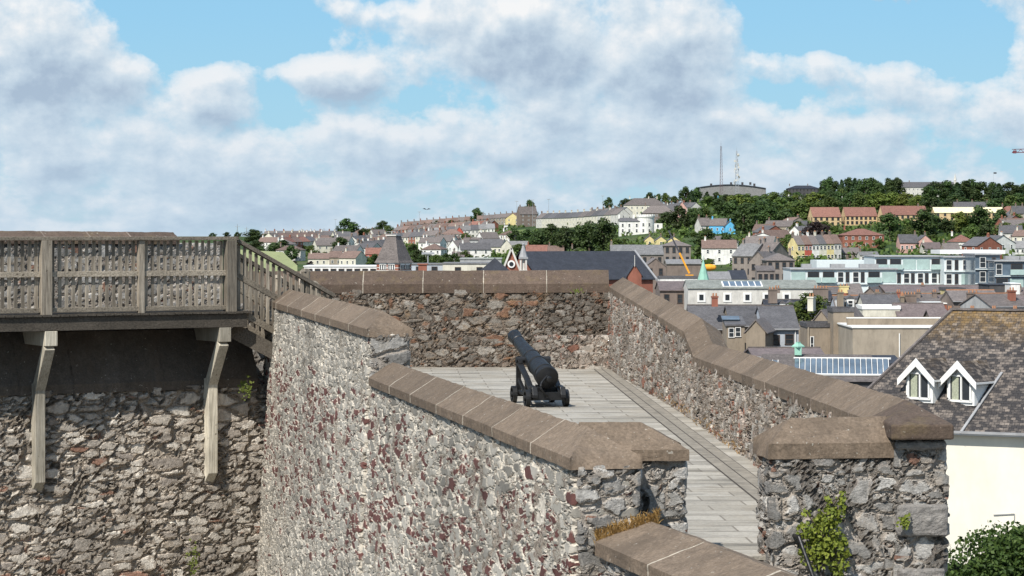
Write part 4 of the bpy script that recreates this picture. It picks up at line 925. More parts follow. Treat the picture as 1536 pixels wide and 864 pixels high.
for L_ in [
 ('brown roofed semi detached house nearest the stair rail',462,500,388,380,400,dict(wm='cream',rm='tile_b',roof='x',d=8,cols=4)),
 ('narrow brown roofed house between the two cream semis',494,512,386,377,401,dict(wm='beige',rm='tile_b',roof='x',d=8,cols=2)),
 ('cream semi detached house with brown gable left of the white building',508,534,387,377,402,dict(wm='cream',rm='tile_b',roof='x',yaw=-.5,cols=3,d=9)),
 ('orange brick gabled house on the left hillside',661,676,352,343,364,dict(wm='brick',rm='slate_b',roof='y',d=12,cols=2,yaw=.2)),
 ('bright red gabled house on the left hillside',682,696,350,341,360,dict(wm='red',rm='tile_r',roof='y',d=10,cols=1,yaw=.1)),
 ('red house with small gable just left of the turret',548,572,381,372,392,dict(wm='red',rm='tile_r',roof='x',cols=3)),
 ('yellow fronted house beside the dark gabled house',672,683,366,355,376,dict(wm='yellow',rm='slate',roof='y',d=9,cols=1)),
 ('dark gabled house beside the yellow fronted house',682,696,368,356,378,dict(wm='dark',rm='slate_b',roof='y',d=12,cols=0)),
 ('tan terrace house with two small dormers',652,673,365,355,374,dict(wm='beige',rm='slate_b',roof='x',cols=4)),
 ('dark roofed cottage among trees below the yellow house',652,678,381,373,388,dict(wm='beige',rm='roof_p',roof='hip',cols=3)),
 ('small white cottage right of the turret',682,696,390,383,398,dict(wm='white',rm='roof_p',roof='x',cols=2)),
 ('low purple roofed building left of the cream guesthouse',678,704,386,378,394,dict(wm='brown',rm='roof_p',roof='x',cols=3)),
 ('white cottage below the terraces',638,655,362,355,369,dict(wm='white',rm='slate',roof='x',cols=3)),
 ('brown gable end at the right of the white terrace',725,743,341,332,352,dict(wm='brown',rm='slate_b',roof='y',d=14,cols=0,yaw=.25)),
 ('narrow grey rendered house left of the cream guesthouse',704,717,361,360,382,dict(wm='grey',rm='slate',roof='flat',cols=2)),
 ('long cream guesthouse with dormers on a grey roof',715,752,370,359,382,dict(wm='cream',rm='slate',roof='x',cols=6,d=10,yaw=-.3,chim=(.45,))),
 ('cream gable ended house right of the guesthouse',752,768,369,360,382,dict(wm='cream',rm='slate',roof='y',d=10,cols=0)),
 ('grey roofed house behind the church gable',760,792,371,362,380,dict(wm='white',rm='slate_l',roof='x',cols=4)),
 ('red tiled house behind the church roof',789,822,377,368,388,dict(wm='brick',rm='tile_r',roof='x',cols=3)),
 ('brown tiled house right of the red tiled house',822,846,378,369,388,dict(wm='beige',rm='tile_b',roof='x',cols=3)),
 ('grey hipped house among trees behind the church',856,882,378,371,386,dict(wm='beige',rm='slate_b',roof='hip',cols=3)),
 ('tall brown brick house with chimneys on the crest',780,806,321,310,340,dict(wm='brown',rm='slate_b',roof='x',cols=3,chim=(-.4,.1,.42),yaw=.3)),
 ('cream house with clay chimney left of the tall brown house',758,780,328,320,338,dict(wm='yellow',rm='tile_b',roof='y',d=9,cols=2)),
 ('small white flat fronted house with blue door on the grass bank',756,762,338,337,346,dict(wm='white',rm='slate',roof='flat',cols=1)),
 ('large cream hipped house on the crest above the villa',936,999,308,297,324,dict(wm='cream',rm='slate_b',roof='hip',cols=8,d=14,chim=(-.35,.1,.3))),
 ('grey roofed long house below the large cream house',964,1012,320,308,334,dict(wm='brown',rm='slate_b',roof='hip',cols=8,d=10)),
 ('cream cottage with grey roof right of the crest house',1000,1018,316,307,326,dict(wm='cream',rm='slate',roof='x',cols=3)),
 ('pink gabled house on the crest',1016,1030,312,303,326,dict(wm='pink',rm='slate',roof='y',d=10,cols=2)),
 ('left yellow gabled house behind the stone warehouse',967,982,360,354,370,dict(wm='yellow',rm='slate',roof='y',d=9,cols=1)),
 ('right yellow gabled house behind the stone warehouse',983,1000,361,355,370,dict(wm='yellow',rm='slate',roof='y',d=9,cols=1)),
 ('third yellow gable beside the stone hipped building',1002,1020,361,355,372,dict(wm='yellow',rm='slate',roof='y',d=9,cols=1)),
 ('pale grey house adjoining the bright blue house',1051,1068,338,327,350,dict(wm='pale',rm='slate_b',roof='x',cols=3,yaw=.3,chim=(-.4,.3))),
 ('bright blue house with gable and chimney',1064,1088,338,328,351,dict(wm='blue',rm='slate_b',roof='x',cols=3,yaw=-.3,chm='blue')),
 ('small bright blue gabled annex right of the blue house',1088,1103,339,332,351,dict(wm='blue',rm='slate',roof='y',d=8,cols=1,chm='blue')),
 ('pale cottage in the trees below the masts',1076,1092,300,296,306,dict(wm='blue',rm='slate',roof='flat',cols=2)),
 ('white house with grey roof left of the dark barracks block',1182,1202,300,294,308,dict(wm='white',rm='slate_l',roof='x',cols=2)),
 ('small white house with brown hipped roof above the yellow brick blocks',1262,1284,304,297,314,dict(wm='white',rm='tile_b',roof='hip',cols=3)),
 ('slate roofed house behind the flat yellow roof',1432,1488,311,303,322,dict(wm='brown',rm='slate',roof='x',cols=7,chim=(-.4,0,.4))),
 ('red tiled hipped house with dark upper storey on the right slope',1264,1326,353,343,372,dict(wm='brick',rm='tile_r',roof='hip',cols=6,d=14)),
 ('pink house with white gables and grey roof on the right slope',1350,1378,364,352,380,dict(wm='pink',rm='slate',roof='x',cols=4,d=9,chim=(.4,))),
 ('tan gable ended house beside the pink house',1376,1400,363,353,380,dict(wm='pink',rm='slate',roof='y',d=10,cols=1)),
 ('red tiled house with two white bay fronts',1428,1462,363,352,378,dict(wm='white',rm='tile_r',roof='hip',cols=5,d=10)),
 ('red roofed bungalow at the right below the trees',1482,1506,357,349,366,dict(wm='beige',rm='tile_r',roof='hip',cols=3)),
 ('grey roofed bungalow at the right edge above the flats',1515,1545,372,362,382,dict(wm='white',rm='slate_l',roof='x',cols=4)),
 ('stone chimneyed house at the right edge among trees',1520,1540,320,309,345,dict(wm='beige',rm='slate',roof='x',cols=3,chim=(-.2,.3))),
 ('brown roofed cottage above the mint glazed flats',1385,1412,373,364,384,dict(wm='cream',rm='roof_p',roof='x',cols=3)),
 ('low grey roofed house behind the mint glazed flats',1416,1440,374,365,385,dict(wm='beige',rm='slate_b',roof='x',cols=3)),
 ('dark roofed house right of the coloured terrace',1262,1290,380,372,392,dict(wm='brown',rm='slate_b',roof='x',cols=3)),
 ('flat grey roofed house right of the coloured terrace',1290,1318,383,378,394,dict(wm='pale',rm='slate_l',roof='x',cols=3)),
 ]:
    lab, a, b2, e_, r_, bs, kw = L_; kw = dict(kw); hb(lab, a, b2, e_, r_, bs, **kw)
# victorian stone blocks behind the spire
for L_ in [
 ('tall brown stone gabled block with bay, leftmost of the tight group',1099,1128,384,366,428,dict(wm='stone',rm='slate_l',roof='x',yaw=-.5,d=14,cols=3,side=2,chim=(-.4,.4))),
 ('tall brown stone block with green gutter in the tight group',1122,1148,388,364,430,dict(wm='stone',rm='slate_b',roof='x',yaw=-.7,d=14,cols=3,side=2,chim=(-.3,.4))),
 ('brown stone house with grey lean roof right of the tall blocks',1124,1150,392,378,432,dict(Y=640,wm='stone',rm='slate_b',roof='y',yaw=-.4,d=14,cols=2,side=2,chim=(.2,))),
 ('wide brown stone block with hipped roof and dark windows',1150,1192,391,380,432,dict(Y=620,wm='stone',rm='slate_b',roof='hip',d=12,cols=4,side=3,chim=(.42,))),
 ('small brown stone annex in front of the wide stone block',1136,1162,407,400,434,dict(Y=600,wm='stone',rm='slate_b',roof='mono',d=6,cols=3,chim=()) ),
 ('long stone warehouse with slate roof behind the church',917,995,382,368,404,dict(Y=700,wm='stone',rm='slate_l',roof='x',d=14,cols=7,chim=(-.48,))),
 ('stone hipped building with boarded orange doorway',996,1036,369,360,402,dict(Y=730,wm='stone',rm='slate_b',roof='hip',d=12,cols=4,chim=())),
 ('small brown gable house between the church and the crane',968,999,400,388,416,dict(Y=600,wm='brown',rm='slate_b',roof='y',d=14,cols=2,chim=())),
 ('low brown shed range behind the crane',1000,1052,396,390,404,dict(Y=640,wm='brown',rm='slate_l',roof='x',d=10,cols=0,chim=())),
 ('white single storey building behind the green spire',990,1046,418,415,428,dict(Y=520,wm='white',rm='slate',roof='flat',d=8,cols=6,floors=1,chim=())),
 ('low slate roofed shed left of the pale hall',990,1030,436,424,460,dict(Y=440,wm='brown',rm='roof_p',roof='x',d=14,cols=2,chim=())),
 ('grey roofed unit just right of the green spire',1062,1096,419,409,430,dict(Y=470,wm='beige',rm='slate_l',roof='x',d=10,cols=0,chim=())),
 ('dark roofed unit behind the pale hall',1096,1120,419,407,430,dict(Y=475,wm='beige',rm='slate_d',roof='x',d=10,cols=0,chim=())),
 ]:
    lab, a, b2, e_, r_, bs, kw = L_; kw = dict(kw)
    if 'Y' not in kw: kw['Y'] = 700
    x_ = kw['Y']; bsY = None
    hb(lab, a, b2, e_, r_, None, **kw, name='building', cat='building', win=(1.0,1.7), fr='frame_dark')
# ------------------------------------------------------------------ named buildings
def bx(name, label, cat, px, Y, z=None, yaw=0, group=None):
    x = (px-CX)/F*Y; return empty(name, (x,Y,T(x,Y) if z is None else z), label, cat, group, yaw)
def zpy(py, Y): return CZ-(py-HZ)/F*Y
def loc(m, name, mats, parent, **k): return m.build(name, mats, parent, origin=(0,0,0), **k)
def mpx(n, Y): return n/F*Y
# round towered villa
Yv = G(965,351).y; s = Yv/F; z0 = zpy(352,Yv)
v = bx('villa', 'white castellated villa with a round tower on the hillside', 'villa', 965, Yv, z0)
m = MB(); m.prism([(-36*s,0),(-4*s,0),(-4*s,9),(-36*s,9)], -5, 20*s); loc(m,'wall','white',v); m = MB(); m.prism([(14*s,1.5),(29*s,1.5),(29*s,9),(14*s,9)], -5, 17*s); loc(m,'side_wing','white',v)
m = MB(); m.cyl((4*s,3,-5),(4*s,3,27*s),13*s,13*s,28); tw = loc(m,'tower','white',v,smooth=False)
m = MB(); m.cyl((4*s,3,26*s),(4*s,3,28*s),14*s,14*s,28)
for i in range(20):
    a = i*6.283/20; m.box((4*s+math.cos(a)*13.4*s,3+math.sin(a)*13.4*s,29*s),(1.0,.5,.9),a+1.57)
loc(m,'battlement','white',tw)
m = MB(); roof_geo(m,'x',32*s,9,20*s,5*s); ro = loc(m,'roof','slate',v); ro.location = (-20*s,0,0)
wmm = win_mesh(1.1,1.7,'frame_white')
for x in (-31,-21,-10):
    for z in (6,14): child('window', wmm, v, (x*s,-.02,z*s))
for a in (-1.9,-1.2):
    for z in (6,15): child('window', wmm, tw, (4*s+math.cos(a)*13.05*s,3+math.sin(a)*13.05*s,z*s), a+1.5708)
for z in (6,13): child('window', wmm, v, (22*s,1.48,z*s))
m = MB(); m.box((0,0,0),(1,2,2.2)); 
for x in (-36,-14): c = loc(m,'chimney','white',ro) if False else child('chimney', m.mesh('chimney','white'), ro, (x*s+20*s,4.5,27*s))
# yellow brick complex
def ybl(lab, L, Rr, pyE, pyR, pyB, yaw=0, roof='x', rm='tile_r', cols=5, **k):
    return hb(lab, L, Rr, pyE, pyR, pyB, d=11, yaw=yaw, roof=roof, wm='ybrick', rm=rm, cols=cols, fr='frame_dark', win=(1.3,1.7), chim=k.pop('chim',()), name='apartment_block', cat='building', group='yellow brick residential blocks', **k)
ybl('yellow brick block with red roof, leftmost of the row on the right hill', 1219,1262,325,311,340,.12,floors=2,side=2)
ybl('second yellow brick block from the left with long red roof', 1268,1316,324,311,338,.08,floors=2,cols=7,side=2)
ybl('third yellow brick block with skylight and red roof', 1324,1392,322,309,338,.1,floors=2,cols=8,chim=(.35,))
ybl('wide yellow brick block with bright pale yellow roof', 1402,1506,319,311,332,0,'x','roof_y',cols=10,floors=2,side=2)
# skyline barracks
Yb = 1930
b = bx('barracks_shed','curved dark roofed exhibition shed on the skyline under the masts','building',1100,Yb,zpy(300,Yb)); s = Yb/F
m = MB(); n = 12; pr_ = [(-49*s+98*s*i/n, (14+8*math.sin(math.pi*min(1,(i/n)*.72+.18)))*s) for i in range(n+1)]
vs = [(x,0,z) for x, z in pr_]+[(x,30,z) for x, z in pr_]+[(x,0,z+1.6*s) for x, z in pr_]+[(x,30,z+1.6*s) for x, z in pr_]; k = n+1
m.add(vs, [(i,i+1,k+i+1,k+i) for i in range(n)]+[(2*k+i,3*k+i,3*k+i+1,2*k+i+1) for i in range(n)]+[(i,2*k+i,2*k+i+1,i+1) for i in range(n)]+[(k+i,k+i+1,3*k+i+1,3*k+i) for i in range(n)]+[(0,k,3*k,2*k),(n,2*k+n,3*k+n,k+n)]); loc(m,'roof','slate_d',b)
m = MB(); vs = [(x,.5,-8) for x, z in pr_]+[(x,.5,z) for x, z in pr_]+[(x,29.5,-8) for x, z in pr_]+[(x,29.5,z) for x, z in pr_]
m.add(vs, [(i,i+1,k+i+1,k+i) for i in range(n)]+[(2*k+i,3*k+i,3*k+i+1,2*k+i+1) for i in range(n)]+[(0,k,3*k,2*k),(n,2*k+n,3*k+n,k+n)]); loc(m,'wall','slate_l',b)
for x in (-32,-2,15,27,33): m = MB(); m.box((x*s,8,25*s if abs(x)<30 else 23*s),(3*s,3*s,4*s)); loc(m,'roof_vent','dark',b)
b = hb('long dark barracks block with two stubby chimneys on the skyline',1182,1230,283,278,298,Y=1925,d=14,wm='dark',rm='slate_d',roof='hip',cols=9,fr='frame_dark',chim=(-.42,.15),name='barracks_block',cat='building',group=None)
b = hb('long pale stone range with slate roof on the right skyline',1354,1432,281,273,300,Y=1925,d=12,wm='pale',rm='slate',roof='x',cols=12,chim=(-.35,),name='barracks_block',cat='building')
b = hb('lower slate roofed wing right of the chapel on the skyline',1437,1470,284,277,300,Y=1935,d=12,wm='pale',rm='slate',roof='x',cols=4,chim=(),name='barracks_block',cat='building')
Yc2 = 1915; s = Yc2/F; c = bx('chapel','white gabled chapel with slender belfry on the right skyline','chapel',1433,Yc2,zpy(300,Yc2))
m = MB(); wall_geo(m,'y',16*s,16,12*s,9*s,-3); loc(m,'wall','white',c)
m = MB(); roof_geo(m,'y',16*s,16,12*s,9*s); loc(m,'roof','slate',c)
m = MB(); m.box((0,1,25*s),(3.4*s,3.4*s,9*s)); m.lathe((0,1,29.5*s),(0,0,1),[(0,2.4*s),(10*s,.1)],6); loc(m,'belfry','pale',c)
# masts
def mast(label, px, pyT, pyB, w, mat, dishes=0, n=14):
    Y = 1880; s = Y/F; e = bx('radio_mast', label, 'mast', px, Y, zpy(pyB,Y)); H = (pyB-pyT)*s; m = MB()
    for a in range(3):
        q = a*2.094; m.cyl((math.cos(q)*w,math.sin(q)*w,0),(math.cos(q)*w*.35,math.sin(q)*w*.35,H),.13,.10,5)
    for i in range(n):
        for a in range(3):
            r0 = w*(1-.65*i/n); r1 = w*(1-.65*(i+1)/n); q, q2 = a*2.094, (a+1)*2.094
            m.cyl((math.cos(q)*r0,math.sin(q)*r0,H*i/n),(math.cos(q2)*r1,math.sin(q2)*r1,H*(i+1)/n),.07,.07,4)
            m.cyl((math.cos(q)*r0,math.sin(q)*r0,H*i/n),(math.cos(q2)*r0,math.sin(q2)*r0,H*i/n),.07,.07,4)
    loc(m,'lattice',mat,e); m = MB(); m.cyl((0,0,H*.9),(0,0,H*1.1),.10,.06,5); loc(m,'antenna',mat,e)
    r = random.Random(9)
    for i in range(dishes):
        m = MB(); z = H*r.uniform(.25,.98); q = r.uniform(0,6.28); rr_ = w*(1-.65*z/H)+.5
        if i % 3: m.box((math.cos(q)*rr_,math.sin(q)*rr_,z),(.45,.3,2.2),q)
        else: m.cyl((math.cos(q)*rr_,-abs(math.sin(q)*rr_),z),(math.cos(q)*rr_,-abs(math.sin(q)*rr_)-.5,z),.9,.9,12)
        loc(m,'aerial','pale',e)
mast('slim red and grey lattice mast on the skyline, left of the thicker mast',1081.5,219,290,1.6,'purple')
mast('thick pale lattice mast crowded with dishes and aerials on the skyline',1105,226,292,2.0,'steel',26)
# mint glazed apartment block
def flats(label, L, Rr, pyT, Y, d, storeys, seed, yaw=0, wallm='alu', deep=.5):
    r = random.Random(seed); s = Y/F; w = (Rr-L)*s; x = ((L+Rr)/2-CX)/F*Y; zt = zpy(pyT,Y); zg = T(x,Y)
    e = empty('apartment_block', (x,Y,zg), label, 'apartment block', 'mint glazed apartment blocks', yaw); h = zt-zg
    m = MB(); m.prism([(-w/2,0),(w/2,0),(w/2,d),(-w/2,d)], -2, h); loc(m,'wall',wallm,e)
    m = MB(); m.box((0,d/2-.15,h+.1),(w+.4,d+.7,.2)); loc(m,'roof','lead',e); m = MB(); m.box((0,-.45,h+.1),(w+.4,.08,.26)); loc(m,'fascia','frame_white',e)
    for q in range(3 if seed in (1,5) else 0):
        m = MB(); m.box((w*(-.3+.3*q),d*.7,h+.62),(2.0+q,2.2,.8)); loc(m,'plant_box','lead',e)
    bay = 3.0; n = int(w/bay); bay = w/n
    for j in range(storeys):
        z = h-1.65-j*3.05
        m = MB(); m.box((0,-.2,z-1.42),(w+.1,.4,.2)); loc(m,'floor_band','alu',e)
        i = 0
        while i < n:
            c = r.random(); xx = -w/2+bay*(i+.5)
            if c < .22:
                m = MB(); m.box((0,-.04,0),(bay*.92,.12,2.2)); child('glass_panel', cached(('gp',round(bay,1)), lambda: m.mesh('glass_panel','gglass')), e, (xx,0,z))
            elif c < .68:
                child('window', win_mesh(1.3,2.3,'frame_white'), e, (xx-bay*.2,-.02,z)); 
                if r.random() < .7: child('window', win_mesh(.8,2.2,'frame_dark'), e, (xx+bay*.25,-.02,z))
            else:
                child('window', win_mesh(2.4,2.3,'frame_dark'), e, (xx,-.02,z))
                m = MB(); m.box((0,-.8,-.55),(bay*.95,.06,1.0)); m.box((0,-.45,-1.1),(bay*.95,.85,.12)); child('balcony', cached(('bal',round(bay,1)), lambda: m.mesh('balcony','gglass')), e, (xx,0,z))
            i += 1
    return e
flats('lower left wing of the mint glazed flats with projecting flat roof',1186,1345,404,505,14,4,1)
flats('upper set back storeys in the middle of the mint glazed flats',1312,1416,385,525,16,6,2)
flats('right wing of the mint glazed flats under a long white canopy',1416,1466,386,520,16,6,3)
e = flats('blue grey glazed corner block at the right edge',1463,1500,382,508,14,6,4,wallm='bglass')
flats('blue grey terraced glass block cut by the right edge of the photo',1492,1580,392,500,18,5,5,wallm='bglass')
m = MB(); Yq = 540; x0, x1 = mpx(1410-CX,Yq), mpx(1508-CX,Yq); m.box(((x0+x1)/2,Yq+6,zpy(378,Yq)),(x1-x0,12,.9)); 
tag(m.build('roof_canopy','frame_white',origin=((x0+x1)/2,Yq,zpy(378,Yq))), 'long white rooftop canopy above the right wing of the glazed flats', 'canopy')
m = MB(); Yq = 560; x0, x1 = mpx(1225-CX,Yq), mpx(1312-CX,Yq); m.box(((x0+x1)/2,Yq+6,zpy(404,Yq)),(x1-x0,12,4.2)); 
tag(m.build('rooftop_storey','alu',origin=((x0+x1)/2,Yq,zpy(404,Yq))), 'low pale metal rooftop storey behind the left wing of the flats', 'building')
# brick turret
Y = 300; s = Y/F; e = bx('brick_turret','red brick turret with tall slate pyramid roof and white arched windows','turret',591,Y,T(-14,300)); e.rotation_euler[2] = -.5
zt = zpy(394,Y)-e.location.z; hw_ = 19.0*s
m = MB(); m.box((0,0,zt/2-2),(2*hw_,2*hw_,zt+4)); wl = loc(m,'wall','brick',e)
for z, t_ in ((zt-.10,.16),(zt-.62,.09),(zt-.98,.12)):
    m = MB(); m.box((0,0,z),(2*hw_+.10,2*hw_+.10,t_)); loc(m,'stone_band','pale',e)
m = MB(); m.box((0,0,zt-1.2),(2*hw_+.4,2*hw_+.4,.2)); loc(m,'ledge','pale',e)
m = MB(); q = hw_+.22; q2 = 7.5*s; zr = 40*s
m.add([(-q,-q,zt),(q,-q,zt),(q,q,zt),(-q,q,zt),(-q*.90,-q*.90,zt+.30),(q*.90,-q*.90,zt+.30),(q*.90,q*.90,zt+.30),(-q*.90,q*.90,zt+.30),(-q2,-q2,zt+zr),(q2,-q2,zt+zr),(q2,q2,zt+zr),(-q2,q2,zt+zr)],
  [(0,3,2,1),(0,1,5,4),(1,2,6,5),(2,3,7,6),(3,0,4,7),(4,5,9,8),(5,6,10,9),(6,7,11,10),(7,4,8,11),(8,9,10,11)]); ro = loc(m,'roof','slate_b',e)
m = MB(); m.box((0,0,zt+zr+.08),(2*q2+.3,2*q2+.3,.16)); loc(m,'roof_cap','pale',ro)
m = MB()
for a in range(4):
    Rm = Matrix.Rotation(a*1.5708,3,'Z')
    for i in (-1,0,1): m.cyl(Rm@Vector((i*q2,-q2,zt+zr+.1)), Rm@Vector((i*q2,-q2,zt+zr+.6)),.03,.03,5)
    m.bar(Rm@Vector((-q2,-q2,zt+zr+.55)),Rm@Vector((q2,-q2,zt+zr+.55)),.04,.04)
loc(m,'iron_cresting','lead',ro)
def lancet():
    m = MB(); m.box((0,0,0),(.34,.12,.62)); m.cyl((0,-.06,.31),(0,.06,.31),.17,.17,12); m.box((0,-.04,-.02),(.15,.12,.52),mi=1); return m.mesh('window',['frame_white','glass'])
lm = lancet()
for a in range(4):
    for x in (-.95,-.62,-.29,.29,.62,.95):
        p = Matrix.Rotation(a*1.5708,3,'Z')@Vector((x,-hw_-.02,zt-.52)); child('window', lm, e, p, a*1.5708)
# church
Y = 400; s = Y/F; zg = T(10,400)
e = bx('church','large church with long dark slate roof behind the far parapet','church',868,Y,zg); z = zpy(378.5,Y)-zg; ze = zpy(418,Y)-zg; e.rotation_euler[2] = .36; e.location.x += 3.0; e.location.y -= 2
m = MB(); roof_geo(m,'x',186*s,17,ze,z-ze,.4); loc(m,'roof','slate_d',e)
m = MB(); wall_geo(m,'x',182*s,16.6,ze-.1,z-ze-.3,-2); loc(m,'wall','brick',e)
m = MB(); ax = 93.5*s
m.add([(ax,-.6,ze-.4),(ax+.3,-.6,ze-.4),(ax+.3,8.5,z-.05),(ax,8.5,z-.05),(ax,-.6,ze+.02),(ax+.3,-.6,ze+.02),(ax+.3,8.5,z+.3),(ax,8.5,z+.3)], [(0,1,2,3),(4,7,6,5),(0,4,5,1),(2,6,7,3),(0,3,7,4),(1,5,6,2)]); loc(m,'gable_coping','lead',e)
e = bx('church_porch','small steep gabled church porch of red brick beside the long slate roof','church',952,Y-22,zg); z = zpy(396,Y-22)-zg; s = (Y-14)/F
m = MB(); wall_geo(m,'y',20*s,6,z-16*s,15*s,-2); loc(m,'wall','brick',e); m = MB(); roof_geo(m,'y',20*s,6,z-16*s,15*s,.3); loc(m,'roof','slate_d',e)
for i, sx in enumerate((0,)):
    m = MB(); m.cyl((0,-.2,z-.4),(0,-.2,z+1.4),.07,.04,6); loc(m,'finial','pale',e)
e = bx('church_gable','steep red brick church gable with white round window','church',767,Y-10,zg); s = (Y-10)/F; z = zpy(374,Y-10)-zg
m = MB(); wall_geo(m,'y',30*s,9,z-38*s,37*s,-2); wl = loc(m,'wall','brick',e); m = MB(); roof_geo(m,'y',30*s,9,z-38*s,37*s,.25,.3); loc(m,'roof','slate_d',e)
m = MB(); m.cyl((0,-.25,z-22*s),(0,.1,z-22*s),.62,.62,20); m.cyl((0,-.3,z-22*s),(0,.1,z-22*s),.36,.36,16,1); loc(m,'round_window',['frame_white','glass'],e)
m = MB()
for sg in (-1,1): m.bar((sg*15.8*s,-.25,z-39*s),(0,-.25,z+.2),.28,.3)
loc(m,'gable_coping','pale',e)
e = bx('church_pinnacle','pale carved stone pinnacle beside the church gable','pinnacle',785,Y-12,zg); s = (Y-12)/F; z = zpy(405,Y-12)-zg
m = MB(); m.box((0,0,z/2),(1.3,1.3,z)); 
for a in range(4):
    q = a*1.5708+.785; m.box((math.cos(q)*.62,math.sin(q)*.62,z+9*s),(.28,.28,18*s))
m.box((0,0,z+9*s),(.45,.45,18*s)); loc(m,'shaft','pale',e)
m = MB(); m.box((0,0,z+18*s),(1.5,1.5,.3)); m.lathe((0,0,z+18.5*s),(0,0,1),[(0,.75),(18*s,.16),(20*s,.25),(22*s,.02)],8); loc(m,'spire','lead',e)
Y = 330; e = bx('pyramid_roof_building','dark slate pyramid roof rising beside the church gable','building',742,Y,T(-3,Y)); s = Y/F; z = zpy(410,Y)-e.location.z
m = MB(); m.prism([(-22*s,0),(22*s,0),(22*s,44*s),(-22*s,44*s)],-2,z); loc(m,'wall','beige',e); m = MB(); roof_geo(m,'hip',44*s,44*s,z,23*s,.3); loc(m,'roof','slate_d',e)
# pale flat halls behind the far parapet
def slab(label, L, Rr, pyT, Y, d, wm, rm='slate_l', wins=0, wpy=None, yaw=0, **k):
    s = Y/F; w = (Rr-L)*s; x = ((L+Rr)/2-CX)/F*Y; zg = T(x,Y); h = zpy(pyT,Y)-zg
    e = empty(k.get('name','flat_roofed_hall'), (x,Y,zg), label, 'building', None, yaw)
    m = MB(); m.prism([(-w/2,0),(w/2,0),(w/2,d),(-w/2,d)],-2,h); loc(m,'wall',wm,e)
    m = MB(); m.box((0,d/2,h+.08),(w+.25,d+.25,.16)); loc(m,'roof',rm,e)
    for i in range(wins): child('window', win_mesh(1.0,1.4,'frame_dark'), e, (-w/2+w*(i+.7)/(wins+.4),-.02,zpy(wpy,Y)-zg))
    return e
slab('long low white hall with small dark windows left of the turret',456,568,400,420,12,'white','frame_white',9,409)
slab('flat roofed blue grey hall right of the turret',612,668,397,400,12,'bluegrey','slate_l',2,406)
slab('wide pale cream hall with grey roof between turret and church',664,742,396,390,14,'cream','slate_l',2,407)
slab('grey roofed plant hall behind the cream hall',690,752,389,440,16,'grey','roof_g')
m = MB(); Yq = 296; m.box((0,0,0),(28*Yq/F*.45,.9,2.0)); m.box((0,0,1.05),(1.25,1.1,.16))
tag(m.build('brick_chimney','brick',origin=(0,0,0)), 'small red brick chimney stack right of the turret', 'chimney').location = W(634,409,Yq)
# pale hall
Y = 430; s = Y/F; zg = T(40,Y); e = bx('pale_hall','long pale rendered hall with square white framed windows and skylight below the copper spire','building',1130,Y,zg)
z = zpy(433,Y)-zg; m = MB(); wall_geo(m,'x',196*s,12,z,11*s,-2); loc(m,'wall','pale',e); m = MB(); roof_geo(m,'x',196*s,12,z,11*s,.2); ro = loc(m,'roof','roof_g',e)
m = MB(); m.box((0,0,0),(1.5,.1,1.7)); m.box((0,-.06,0),(.75,.06,1.0),mi=1); sq = m.mesh('window',['frame_white','glass'])
for px in (1052,1091,1121,1150,1180,1210): child('window', sq, e, ((px-1130)*s,-.05,zpy(446,Y)-zg))
m = MB(); sl = math.atan2(11*s,6)
for i in range(6): m.box((((i-2.5)*1.15),0,0),(.95,3.4,.08),mi=0)
m.box((0,0,-.06),(7.2,3.8,.1),mi=1); sk = loc(m,'skylight',['bglass','frame_white'],ro); sk.rotation_euler = (sl,0,0); sk.location = ((1115-1130)*s,2.6,z+2.6*11*s/6+.26)
# copper spire
Y = 450; s = Y/F; e = bx('copper_spire','pale green copper clad spire rising behind the pale hall','spire',1055,Y,T(36,Y)); z = zpy(421,Y)-e.location.z
m = MB(); m.box((0,0,z/2),(2.2,2.2,z)); loc(m,'tower','stone',e)
m = MB(); m.lathe((0,0,z),(0,0,1),[(0,9.5*s),(1.5*s,8.6*s),(30*s,.9*s),(32*s,.3*s),(37*s,.05)],8); loc(m,'spire','copper',e)
# mobile crane
Y = 560; s = Y/F; e = bx('mobile_crane','mobile crane with long dark telescopic boom and yellow base','crane',1032,Y,T(40,Y))
a, b2 = W(1034,410,Y), W(1003,346,Y); mid = a.lerp(b2,.48); L0 = e.location
m = MB(); m.bar(a-L0,mid-L0,.42,.42); loc(m,'boom_base','crane_y',e); m = MB(); m.bar(mid-L0,b2-L0,.34,.34); loc(m,'boom_tip','steel_d',e)
m = MB(); m.box(a-L0+Vector((0,0,-1.0)),(1.8,1.6,1.4)); m.box(a-L0+Vector((0,0,-5)),(1.6,1.4,7)); loc(m,'body','crane_y',e)
m = MB(); q = W(1063,401,600); m.lathe((-1.8,0,0),(1,0,0),[(0,.2),(.3,.7),(2.2,.85),(3.4,.6),(3.7,.2)],14)
tag(m.build('yellow_tank','crane_y',origin=(0,0,0)),'bright yellow rounded tank in the yard right of the spire','tank').location = q
# tower crane jib at the right edge
e = bx('tower_crane','red tower crane jib reaching in from the right edge of the sky','crane',1600,800,T(185,800)); L0 = e.location
m = MB(); a, b2 = W(1518,229,800), W(1640,226,800)
for k in range(14):
    p, q = a.lerp(b2,k/14), a.lerp(b2,(k+1)/14); m.bar(p-L0,q-L0,.25,.25); m.bar(p-L0+Vector((0,0,1.1)),q-L0+Vector((0,0,1.1)),.2,.2); m.bar(p-L0,p.lerp(q,.5)-L0+Vector((0,0,1.1)),.15,.15); m.bar(p.lerp(q,.5)-L0+Vector((0,0,1.1)),q-L0,.15,.15)
loc(m,'jib','crane_d',e); m = MB(); m.box(a-L0+Vector((.9,0,.2)),(1.0,.7,.9)); loc(m,'counterweight','crane_d',e)
m = MB(); q = W(1600,228,800)-L0; m.box((q.x,q.y,q.z/2-1),(1.8,1.8,q.z)); loc(m,'tower','crane_r',e)
